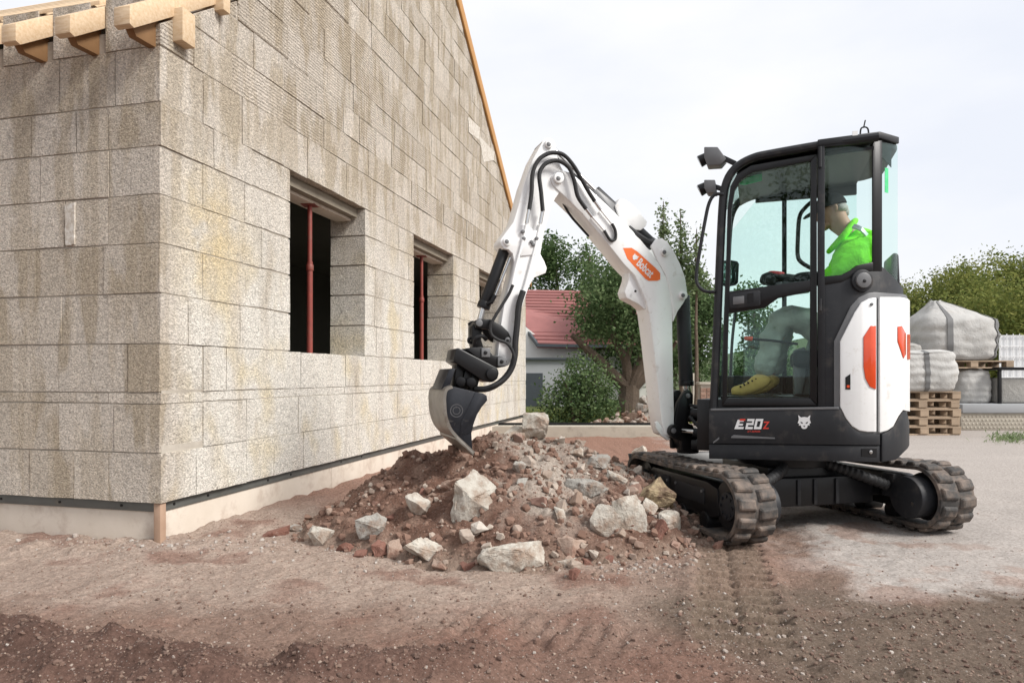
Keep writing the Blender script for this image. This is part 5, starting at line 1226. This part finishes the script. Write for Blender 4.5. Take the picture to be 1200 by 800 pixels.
def leaves(blobs, n, size, seed, clump=10, spread=.16, shell=.45):
    r = random.Random(seed); V = []; Fc = []
    vol = [b[3]*b[4]*b[5] for b in blobs]; tot = sum(vol)
    for b, w in zip(blobs, vol):
        for i in range(max(1, int(n*w/tot/clump))):
            d = Vector((r.gauss(0, 1), r.gauss(0, 1), r.gauss(0, 1))).normalized(); rad = shell + (1.08-shell)*r.random()**.6
            rad *= 1 + .22*noise.noise((d.x*2.2+seed, d.y*2.2, d.z*2.2+b[0]))
            cc = Vector((b[0]+d.x*b[3]*rad, b[1]+d.y*b[4]*rad, b[2]+d.z*b[5]*rad))
            for k in range(clump):
                p = cc + Vector((r.gauss(0, 1), r.gauss(0, 1), r.gauss(0, 1)))*spread
                a = Vector((r.gauss(0, 1), r.gauss(0, 1), r.gauss(0, .7))).normalized(); q = a.orthogonal().normalized(); q = (Matrix.Rotation(r.uniform(0, 6.3), 3, a) @ q)
                L = size*r.uniform(.6, 1.3); m = len(V)
                V += [p, p + a*L*.5 + q*L*.28, p + a*L, p + a*L*.5 - q*L*.28]; Fc.append((m, m+1, m+2, m+3))
    return V, Fc
def fill(name, V, Fc, mat, parent):
    I = rootmat(parent).inverted() if parent else Matrix.Identity(4)
    me = bpy.data.meshes.new(name); me.from_pydata([I @ v for v in V], [], Fc); me.materials.append(mat)
    o = bpy.data.objects.new(name, me); S.collection.objects.link(o)
    if parent: o.parent = parent
    return o
def tree(name, label, base, limbs, blobs, n, size, mat, seed, cat='tree', group=None, clump=10, spread=.16, shell=.45):
    o = empty(name, base, 0, label, cat, group)
    mb = MB()
    for pts, r0, r1 in limbs:
        sp_ = smoothpath(pts, 5); m = len(sp_); sp_ = [p + Vector((noise.noise(p*2.1), noise.noise(p*2.1+Vector((5, 0, 0))), 0))*r0*.5 for p in sp_]
        mb.tube(sp_, [r0+(r1-r0)*i/(m-1) for i in range(m)], 9)
    mb.build('trunk', MAT['bark'], o)
    V, Fc = leaves(blobs, n, size, seed, clump, spread, shell); fill('crown', V, Fc, mat, o)
    return o
def B(px, py, Y, rx, ry, rz): p = at(px, py, Y); return (p.x, p.y, p.z, rx, ry, rz)
# fruit tree behind the boom
Y0 = 14.2; b0 = at(738, 496, Y0); b0.z = 0
def A3(px, py, dy=0): return at(px, py, Y0+dy)
tree('fruit_tree', 'gnarled fruit tree with forked trunk and dark leaves behind the boom', b0,
  [([b0, A3(738,470), A3(739,450)], .26, .20), ([A3(739,455), A3(716,438), A3(700,420), A3(680,400), A3(670,392)], .15, .05), ([A3(739,452), A3(733,425), A3(722,395), A3(716,360,.3)], .13, .04),
   ([A3(741,452), A3(752,425), A3(757,395), A3(765,350,.4)], .15, .04), ([A3(742,455), A3(762,435), A3(775,425), A3(792,400,-.3)], .13, .03), ([A3(733,425), A3(742,390), A3(740,340)], .07, .02)],
  [B(735,360,Y0,.95,.9,.75), B(705,352,Y0+.3,.6,.7,.7), B(760,345,Y0+.2,.8,.8,.8), B(720,320,Y0+.4,.65,.6,.55), B(745,398,Y0-.3,.6,.5,.28), B(700,385,Y0-.2,.45,.4,.28), B(690,375,Y0,.3,.3,.3), B(770,385,Y0,.6,.6,.6)], 12000, .085, MAT['leafA'], 3, spread=.15)
# bush left of the trunk
b1 = at(672, 498, 13.4); b1.z = 0
tree('bush', 'rounded green bush at the foot of the fruit tree', b1, [([b1, at(670,470,13.4), at(660,445,13.4)], .04, .015), ([b1, at(690,460,13.4), at(700,440,13.4)], .04, .015)],
  [B(665,470,13.4,.50,.5,.42), B(690,462,13.5,.50,.5,.55), B(705,478,13.4,.35,.4,.35), B(650,482,13.3,.3,.3,.25), B(680,440,13.5,.4,.4,.35)], 6500, .075, MAT['leafA'], 8, 'bush', spread=.10)
# upright young pear shoots beside the cab
def shoot(name, label, px, ytop, ybase, Y, w, seed):
    bb = at(px, 494, Y); bb.z = 0; t = at(px, ytop, Y); h = t.z; blobs = []; lim = [([bb, (bb+t)/2, t], .05, .008)]
    zb = at(px, ybase, Y).z; k = int((h-zb)/.28)+1
    for i in range(k): z = zb + (h-zb)*i/k; ww = w*(1.05-.85*i/k); blobs.append((bb.x+.04*sin(i*2.1), bb.y, z+.1, ww, ww, .24))
    tree(name, label, bb, lim, blobs, int(520*k*max(.25, w*2)), .075, MAT['leafD'], seed, spread=.05, shell=.15, clump=6)
shoot('young_pear_tree', 'slender upright shoot, leftmost and thinnest above the boom flange', 777, 236, 285, 14.0, .10, 41)
shoot('young_pear_tree', 'slender upright shoot with pale leaves, tallest beside the grab rail', 798, 246, 330, 13.6, .22, 42)
shoot('young_pear_tree', 'short upright shoot seen through the front grab rail', 816, 268, 340, 13.4, .20, 43)
# broad leafy trees behind
def bigtree(label, px, Y, ytop, rpx, seed, mat='leafB', n=6000, ybot=430, size=.16):
    bb = at(px, 480, Y); bb.z = 0; k = Y/F; r = rpx*k; zt_ = at(px, ytop, Y).z; zb = at(px, ybot, Y).z; rr_ = random.Random(seed); blobs = []
    for i in range(11):
        a = rr_.uniform(0, 6.28); t = rr_.random(); z = zb + (zt_-zb)*(.18+.66*t); q = r*(.62 - .25*t)
        blobs.append((bb.x+cos(a)*q*.8, bb.y+sin(a)*q*.8, z, r*rr_.uniform(.38, .55), r*rr_.uniform(.38, .55), (zt_-zb)*rr_.uniform(.14, .2)))
    blobs.append((bb.x, bb.y, zt_-(zt_-zb)*.13, r*.4, r*.4, (zt_-zb)*.14))
    tree('leafy_tree', label, bb, [([bb, Vector((bb.x, bb.y, zb)), Vector((bb.x+.2, bb.y, (zb+zt_)/2)), Vector((bb.x, bb.y, zt_*.9))], .05*r+.1, .04)], blobs, n, size, MAT[mat], seed, group='trees behind the fruit tree', clump=12, spread=r*.10)
bigtree('dark tree rising behind the red roof, right beside the stick', 648, 32, 274, 36, 51, n=6000)
bigtree('tree with narrow pointed top between the stick and boom', 690, 29, 282, 34, 52, n=6000)
bigtree('broad dark tree directly behind the fruit tree', 735, 24, 300, 60, 53, n=9000, ybot=470)
bigtree('green tree filling the gap between boom and cab', 812, 19, 318, 40, 54, 'leafA', 9000, ybot=475, size=.11)
bigtree('pale green tree low behind the boom cylinder', 784, 22, 345, 42, 55, 'leafD', 8000, ybot=478, size=.12)
bigtree('large tree hidden behind the cab, seen through the lower door pane', 880, 21, 335, 50, 56, 'leafB', 8000, ybot=480, size=.13)
# trees at the photographer's back, mirrored in the cab glass
for i, (x, y, h, lab) in enumerate(((-4.7, -11, 6.9, 'tree mirrored at the top of the cab door pane'), (-6.6, -11.5, 6.4, 'smaller tree mirrored at the front of the door pane'), (-1.8, -11, 7.3, 'tall tree mirrored in the cab rear side pane'))):
    bb = Vector((x, y, 0)); rr_ = random.Random(70+i)
    bl_ = [(x+rr_.uniform(-1, 1), y+rr_.uniform(-1, 1), h*rr_.uniform(.5, .82), .8, .8, h*.14) for k in range(9)] + [(x, y, h*.88, .5, .5, h*.1)]
    tree('garden_tree', lab, bb, [([bb, bb+Vector((.1, 0, h*.5)), bb+Vector((0, 0, h*.95))], .16, .03)], bl_, 6000, .14, MAT['leafB'], 80+i, group='trees behind the viewpoint', clump=12, spread=.2)
# wooded hill on the right: reads as one mass
hv = []; hf = []; rr_ = random.Random(9)
for i in range(46):
    px = rr_.uniform(1000, 1420); Y = rr_.uniform(38, 62); k = Y/F
    top = interp([(1000,338),(1060,320),(1090,312),(1120,302),(1150,292),(1200,284),(1300,270),(1420,262)], px) + rr_.uniform(-3, 16) + (62-Y)*1.5
    p = at(px, top, Y); h = rr_.uniform(4, 6.5); r = rr_.uniform(1.6, 2.8)
    bl_ = [(p.x+rr_.uniform(-r, r)*.6, p.y+rr_.uniform(-r, r)*.6, p.z-h*rr_.uniform(.15, .9), r*.6, r*.6, h*.22) for q in range(9)] + [(p.x, p.y, p.z-h*.12, r*.45, r*.45, h*.14)]
    V, Fc = leaves(bl_, 3400, .24, 200+i, 10, .36, .45); m = len(hv); hv += V; hf += [tuple(a+m for a in f) for f in Fc]
o = fill('hillside_wood', hv, hf, MAT['leafC'], None); tag(o, 'green and yellowing wood covering the hillside on the right', 'wood', kind='stuff')
hm = MB(); gx = 24; vs = []; fs = []
for j in range(10):
    for i in range(gx+1):
        x = 12 + i*4.0; y = 34 + j*5; z = -.2 + (j/9)*interp([(12, 0), (24, 3.5), (60, 11), (110, 14)], x) if j else -.4
        vs.append((x, y, z))
for j in range(9):
    for i in range(gx): fs.append((j*(gx+1)+i, j*(gx+1)+i+1, (j+1)*(gx+1)+i+1, (j+1)*(gx+1)+i))
o = hm.add(vs, fs).build('hill', simple('hill grass', (.06,.08,.025), .95)); tag(o, kind='structure')
# rough grass strip behind the yard
gv = []; gf = []
for i in range(9000):
    x = rr_.uniform(-.2, 5.5); y = rr_.uniform(13.9, 17.5); h = rr_.uniform(.12, .45) if x > 2.0 else rr_.uniform(.05, .2); a = rr_.uniform(0, 6.3); m = len(gv); lx, ly = rr_.gauss(0, .08), rr_.gauss(0, .08)
    gv += [Vector((x-.012*cos(a), y-.012*sin(a), 0)), Vector((x+.012*cos(a), y+.012*sin(a), 0)), Vector((x+lx, y+ly, h))]; gf.append((m, m+1, m+2))
o = fill('rough_grass', gv, gf, leafmat('rough grass', [(.06,.09,.02), (.12,.15,.035), (.20,.22,.06), (.27,.26,.10)]), None); tag(o, 'rough yellow-green grass behind the concrete kerb', 'grass', kind='stuff')

# ------------------------------------------------------------------ background buildings and yard
MAT['render'] = simple('cream render', (.84,.83,.79), .9, 0, (.80,.79,.75), 2); MAT['greyrender'] = simple('grey render', (.36,.37,.38), .9, 0, (.33,.34,.35), 2)
MAT['tile'] = simple('red roof tile', (.31,.125,.115), .8, 0, (.26,.105,.098), 3, bscale=20, rnd=.08); MAT['doorg'] = simple('grey door', (.055,.065,.075), .5)
YB = 24
BH = empty('distant_house', at(660, 480, YB)*1.0 - Vector((0, 0, at(660, 480, YB).z)), 0, 'cream house with red tiled roof beyond the block wall', 'house')
def bq(px, py, Y): return at(px, py, Y)
def slab(name, pts, Y, depth, mat, parent): return MB().prism([at(p[0], p[1], Y) for p in pts], (0, depth, 0)).build(name, mat, parent, smooth=False)
zg = 440 + CAM.z*F/YB
slab('wall', [(560,404),(560,zg),(790,zg),(790,404),(640,402),(600,370)], YB, 5, MAT['render'], BH)
slab('annex', [(600,421),(600,478),(692,478),(692,421)], YB-2.2, 2.1, MAT['greyrender'], BH)
slab('annex_coping', [(598,419),(598,421.5),(694,421.5),(694,419)], YB-2.3, 2.2, MAT['doorg'], BH)
slab('door', [(600,437),(600,477),(636,477),(636,437)], YB-2.24, .1, MAT['doorg'], BH)
# roof plane rising away from the viewer, laid with tile courses
r0, r1 = at(630, 403.5, YB-.5), at(780, 405, YB-.5); r2 = at(617, 340, YB+3.6); top_z = r2.z
RFh = MB().prism([at(600,365,YB+1.4), at(630,403.5,YB-.5), at(790,405.5,YB-.5), Vector((at(790,340,YB+3.6).x, YB+3.6, top_z-.12)), Vector((at(560,340,YB+3.6).x, YB+3.6, top_z))], (0, .05, -.12)).build('roof', MAT['tile'], BH, smooth=False)
NC = 17
for i in range(NC):
    t = i/NC; y = YB-.55 + 4.1*t; z = r0.z + .03 + (top_z-r0.z)*t; d = (4.1/NC); dz = (top_z-r0.z)/NC
    px_l = 630 - 30*min(1, t/.46) if t < .46 else 600
    xl = at(px_l, 400, y).x; xr = at(792, 400, y).x
    MB().add([(xl, y, z), (xr, y, z-.12), (xr, y+d*1.1, z+dz-.15), (xl, y+d*1.1, z+dz-.03), (xl, y, z+.05), (xr, y, z-.07), (xr, y+d*1.1, z+dz-.125), (xl, y+d*1.1, z+dz-.005)], [(0,3,2,1),(4,5,6,7),(0,1,5,4),(1,2,6,5),(2,3,7,6),(3,0,4,7)]).build('tile_course', MAT['tile'], RFh, smooth=False)
MB().beam(at(629,404.5,YB-.62), at(790,406.5,YB-.62), .12, .10).build('gutter', MAT['doorg'], BH)
MB().beam(at(598,362,YB+1.35), at(630,404,YB-.56), .08, .12).build('verge_trim', MAT['doorg'], BH)
# low concrete kerb behind the heap
a = gnd(600, 521); MB().box((-.4, 10.9, -.05), (2.9, 11.25, .165)).build('k', MAT['concrete'])
kb = bpy.data.objects['k']; kb.name = 'concrete_kerb'; tag(kb, 'low pale concrete kerb behind the rubble heap', 'kerb')
MB().box((-.6, 11.26, .0), (2.9, 11.36, .20)).build('k2', MAT['black']); kb = bpy.data.objects['k2']; kb.name = 'edging_strip'; tag(kb, 'thin black edging strip along the back of the concrete kerb', 'edging')
# stone heap beside the tree trunk
for i, (px, py, w, h, m, lab) in enumerate(((752,478,14,12,'rg','grey stone lowest left in the pile right of the fruit tree trunk'), (757,468,16,10,'rg','dark stone in the middle of the pile by the fruit tree'), (764,462,14,10,'rg','topmost grey stone of the pile by the fruit tree'), (745,490,22,12,'rp','pinkish rubble lump on the kerb under the fruit tree'), (762,488,22,14,'rw','whitish rubble lump at the right end of the kerb'), (722,492,18,9,'rw','pale rubble lump on the kerb left of the trunk'), (772,474,14,12,'rw','white stone half hidden by the boom foot'))):
    k = 12.6/F; bm = rockbm(300+i, w*k*1.15, w*k, h*k*1.25, 13, 2, .07); me = bpy.data.meshes.new('stone'); bm.to_mesh(me); bm.free(); me.materials.append(MAT[m]); me.shade_smooth(); me.set_sharp_from_angle(angle=radians(28))
    o = bpy.data.objects.new('stone', me); S.collection.objects.link(o); o.location = at(px, py, 12.6); tag(o, lab, 'stone', 'stones piled by the fruit tree')
pv = []
for i in range(500):
    x = rr_.uniform(.9, 3.2); y = rr_.uniform(11.6, 13.4); s = rr_.uniform(.04, .13); hz = max(0, .5 - .35*abs(x-2.6) - .25*abs(y-12.8))*rr_.random(); pv.append(((x, y, hz), s))
crumbs('kerb_rubble', pv, islandmat('kerb rubble', [(.30,.20,.15), (.45,.40,.34), (.26,.14,.10), (.5,.46,.41)]), 'mixed rubble lying behind the concrete kerb')
# brick pier and post by the grass
MAT['brick'] = simple('old brick', (.25,.14,.10), .9, 0, (.32,.22,.17), 10, rnd=.15)
pb = at(826, 480, 13.0); pb.z = 0; o = empty('brick_pier', pb, 0, 'short old brick pier seen between boom and cab', 'pier'); zt_ = at(826, 450, 13).z
MB().box((-.10, -.10, 0), (.10, .10, zt_-.01)).build('core', MAT['mortar'], o, rootmat(o), smooth=False)
bm_ = MB().box((-.052, -.035, -.033), (.052, .035, .033)).build('brick', MAT['brick'], o, rootmat(o), bev=.004, seg=1); bm_.location = (-.056, -.085, .04); k = 1; z = .04
while z < zt_ - .03:
    for sx in (-1, 1):
        if k > 1 or sx > 0: inst(bm_.data, 'brick', o, (sx*.056, -.085, z))
        k += 1
    z += .075
MB().box((-.14, -.14, zt_-.008), (.14, .14, zt_+.04)).build('cap', MAT['concrete'], o, rootmat(o), bev=.006)
o = MB().tube([at(812,478,14), at(812,437,14)], .03, 8).build('fence_post', MAT['concrete']); tag(o, 'pale thin post in the rough grass beside the boom cylinder', 'post')

# ------------------------------------------------------------------ pallets, bulk bags and stored goods
MAT['pal'] = simple('grey pallet wood', (.40,.30,.21), .9, 0, (.32,.24,.17), 8, (.17,.12,.08), 6, .58, .8, 40, .3, rnd=.14)
MAT['bag'] = simple('woven bag fabric', (.47,.46,.44), .8, 0, (.39,.385,.37), 3, (.33,.30,.26), 4, .55, .8, 9, .5, .05)
MAT['bagd'] = simple('weathered bag fabric', (.36,.345,.32), .85, 0, (.29,.28,.26), 3, bscale=9, bstr=.6, bdist=.05)
MAT['strap'] = simple('grey strap', (.16,.16,.16), .8)
def pallet(loc, label, L=1.2, Wd=.8, group='stacked pallets'):
    o = empty('pallet', loc, 0, label, 'pallet', group); M = rootmat(o)
    x0 = -L/2
    for y in (-Wd/2, -.07, Wd/2-.14):
        for x in (x0, -.07, L/2-.14): MB().box((x, y, .022), (x+.14, y+.14, .10)).build('block', MAT['pal'], o, M, bev=.003, seg=1)
        MB().box((x0, y+.02, 0), (L/2, y+.12, .0215)).build('skid_board', MAT['pal'], o, M, bev=.002, seg=1)
    for x in (x0, -.07, L/2-.14): MB().box((x, -Wd/2, .1005), (x+.14, Wd/2, .1215)).build('stringer_board', MAT['pal'], o, M, bev=.002, seg=1)
    for i in range(5):
        y = -Wd/2 + i*(Wd-.13)/4; MB().box((x0-.002, y, .122), (L/2+.002, y+.13, .144)).build('deck_board', MAT['pal'], o, M, bev=.002, seg=1)
    return o
YP = 11.2; pc = at(1085, 508, YP); 
names = ['bottom pallet of the stack under the bulk bag', 'second pallet from the bottom of the stack', 'middle pallet of the stack of five', 'fourth pallet from the bottom of the stack', 'top pallet of the stack, directly under the bulk bag']
for i in range(5): pallet((pc.x-.02+random.uniform(-.02, .02), YP+.42, .0+.1445*i), names[i])
def bag(name, label, c, sx, sy, sz, mat, seed, peak=0, straps=(.55,), lean=0, group='bulk bags'):
    """filled woven bulk bag: bulging sides, creased, gathered top"""
    o = empty(name, c, 0, label, 'bag', group); M = rootmat(o); n = 64; m = 30; vs = []; fs = []
    def pt(u, v, off=0):
        a = 2*pi*u; ca, sa = cos(a), sin(a); k = (abs(ca)**4.5 + abs(sa)**4.5)**(-1/4.5)
        vk = .62 if peak else .78
        prof_ = .92 + .10*sin(pi*min(1, v*1.25)**.8) if v < vk else (.985 - ((v-vk)/(1-vk))**.85*(.985-(.10 if peak else .62)))
        if v < .06: prof_ *= .93 + .07*v/.06
        z = sz*(v/vk)*(.66 if peak else .93) if v < vk else sz*((.66 if peak else .93) + (.34 if peak else .07)*((v-vk)/(1-vk))**(.9))
        cr_ = .022*noise.noise((ca*3+seed, sa*3, v*9)) + .014*noise.noise((ca*9+seed, sa*9, v*5)) + .012*sin(v*38 + 3*noise.noise((ca*2, sa*2, seed)))*(.4+.6*abs(noise.noise((ca*4, sa*4, seed+2))))
        r = k*prof_ + cr_*2.1 + off
        return Vector((ca*r*sx/2 + lean*z - peak*.62*max(0, v-vk), sa*r*sy/2, z + .03*noise.noise((ca*2+seed, sa*2, 4))*(v > .7)))
    for j in range(m+1):
        for i in range(n): vs.append(pt(i/n, j/m))
    for j in range(m):
        for i in range(n): fs.append((j*n+i, j*n+(i+1) % n, (j+1)*n+(i+1) % n, (j+1)*n+i))
    MB().add(vs, fs + [tuple(range(n))[::-1], tuple(m*n+i for i in range(n))]).build('body', mat, o, M, ang=80)
    for u in straps:
        A = [pt(u-.010, j/24*.99, .02) for j in range(25)]; Bq = [pt(u+.010, j/24*.99, .02) for j in range(25)]
        MB().ribbon(A, Bq, (0, -.006, 0)).build('strap', MAT['strap'], o, M)
    return o
zp = .1445*5
bag('bulk_bag', 'light woven bulk bag with a dark strap on the stack of pallets', (pc.x+.03, YP+.42, zp), 1.12, .95, .68, MAT['bag'], 3, straps=(.74,))
vs_ = bpy.data.objects
lb = at(1112, 432, YP-.05)
for i, t in enumerate(('A 25', 'KG', 'B 2')): pass
YQ = 12.6; q0 = at(1128, 432, YQ)
pallet((at(1140, 430, YQ).x, YQ+.4, at(1140, 431.5, YQ).z), 'single pallet under the big peaked bag', 1.45, .9)
bag('bulk_bag', 'large peaked grey bulk bag sitting highest, tied at the top', (at(1128, 421, YQ).x, YQ+.42, at(1128, 421.5, YQ).z), 1.42, 1.1, 1.13, MAT['bag'], 7, peak=1, straps=(.685, .87))
bag('bulk_bag', 'dull grey slumped bag wedged beside the big peaked one', (at(1070, 410, 12.2).x, 12.7, .85), .62, .8, .72, MAT['bagd'], 11, straps=())
# stored goods under the single pallet
def tagbox(name, lo, hi, mat, label, cat, bev=.01):
    o = MB().box(lo, hi).build(name, mat, None, bev=bev); return tag(o, label, cat)
zq = at(1140, 431.5, YQ).z
bag('cement_sack_block', 'white wrapped goods under the single pallet', (at(1146, 470, YQ).x, YQ+.4, at(1146, 473, YQ).z), .66, .8, zq-at(1146, 473, YQ).z-.004, MAT['bag'], 15, straps=(), group='goods under the pallet')
x0 = at(1128, 480, YQ-.4).x; z1_ = at(1128, 473.5, YQ-.4).z; z2_ = at(1128, 484, YQ-.4).z
tagbox('steel_beam', (x0, YQ-.4, z2_+.002), (x0+4, YQ+.9, z1_), MAT['greyrender'], 'long grey beam lying flat on the patterned block', 'beam', .01)
pb_ = MB().box((x0, YQ-.36, 0), (x0+4, YQ+.8, z2_)).build('patterned_block', MAT['concrete'], None, bev=.01); tag(pb_, 'low pale block with dimpled face beneath the grey beam', 'block')
dm = MB()
for i in range(56):
    for j in range(4): xx = x0+.04+i*.07+(.035 if j % 2 else 0); zz = .05+j*(z2_-.08)/3.4; dm.cyl((xx, YQ-.361, zz), (xx, YQ-.372, zz), .022, .010, n=6)
tag(dm.build('dimples', MAT['concrete'], pb_), kind='stuff')
tb = empty('steel_rack', (at(1190, 470, YQ).x, YQ+.2, z1_), 0, 'dark steel rack standing on the grey beam at the right edge', 'rack'); M = rootmat(tb); hh = zq - z1_ - .03
for x in (-.42, .55, 1.3): MB().box((x-.025, -.4, 0), (x+.025, -.35, hh)).build('leg', MAT['black'], tb, M, bev=.004)
MB().box((-.45, -.42, hh), (1.4, .4, hh+.05)).build('rack_top', MAT['black'], tb, M, bev=.004)
gb = MB().box((tb.location.x-.34, YQ-.1, z1_+.002), (tb.location.x+.9, YQ+.5, z1_+.47)).build('grey_crate', MAT['bagd'], None, bev=.04, seg=3); tag(gb, 'grey covered crate inside the dark steel rack', 'crate')
# white mesh fence behind
fn = empty('mesh_fence', at(1172, 440, 16) - Vector((0, 0, at(1172, 440, 16).z)), 0, 'white wire mesh fence panel behind the big peaked bag', 'fence'); M = rootmat(fn); zt_ = at(1172, 391, 16).z
MB().box((0, .03, .2), (5, .04, zt_-.05)).build('backing_sheet', simple('white sheet', (.72,.73,.74), .7), fn, M)
for i in range(34): MB().box((i*.15, -.006, .1), (i*.15+.012, .006, zt_)).build('wire', MAT['whitetxt'], fn, M, smooth=False)
for i in range(8): MB().box((0, -.02, .2+i*(zt_-.25)/7), (5, -.008, .2+i*(zt_-.25)/7+.016)).build('rail', MAT['whitetxt'], fn, M, smooth=False)
# weeds on the yard
wv = []; wf = []
for i in range(500):
    a = gnd(rr_.gauss(1185, 14), rr_.gauss(514, 3)); h = rr_.uniform(.02, .09); m = len(wv); t = rr_.uniform(0, 6.3)
    wv += [a, a+Vector((.03*cos(t), .03*sin(t), h*.6)), a+Vector((.07*cos(t), .07*sin(t), h)), a+Vector((.03*cos(t+.5), .03*sin(t+.5), h*.5))]; wf.append((m, m+1, m+2, m+3))
o = fill('weeds', wv, wf, MAT['leafD'], None); tag(o, 'low weeds growing in front of the patterned block', 'weeds', kind='stuff')
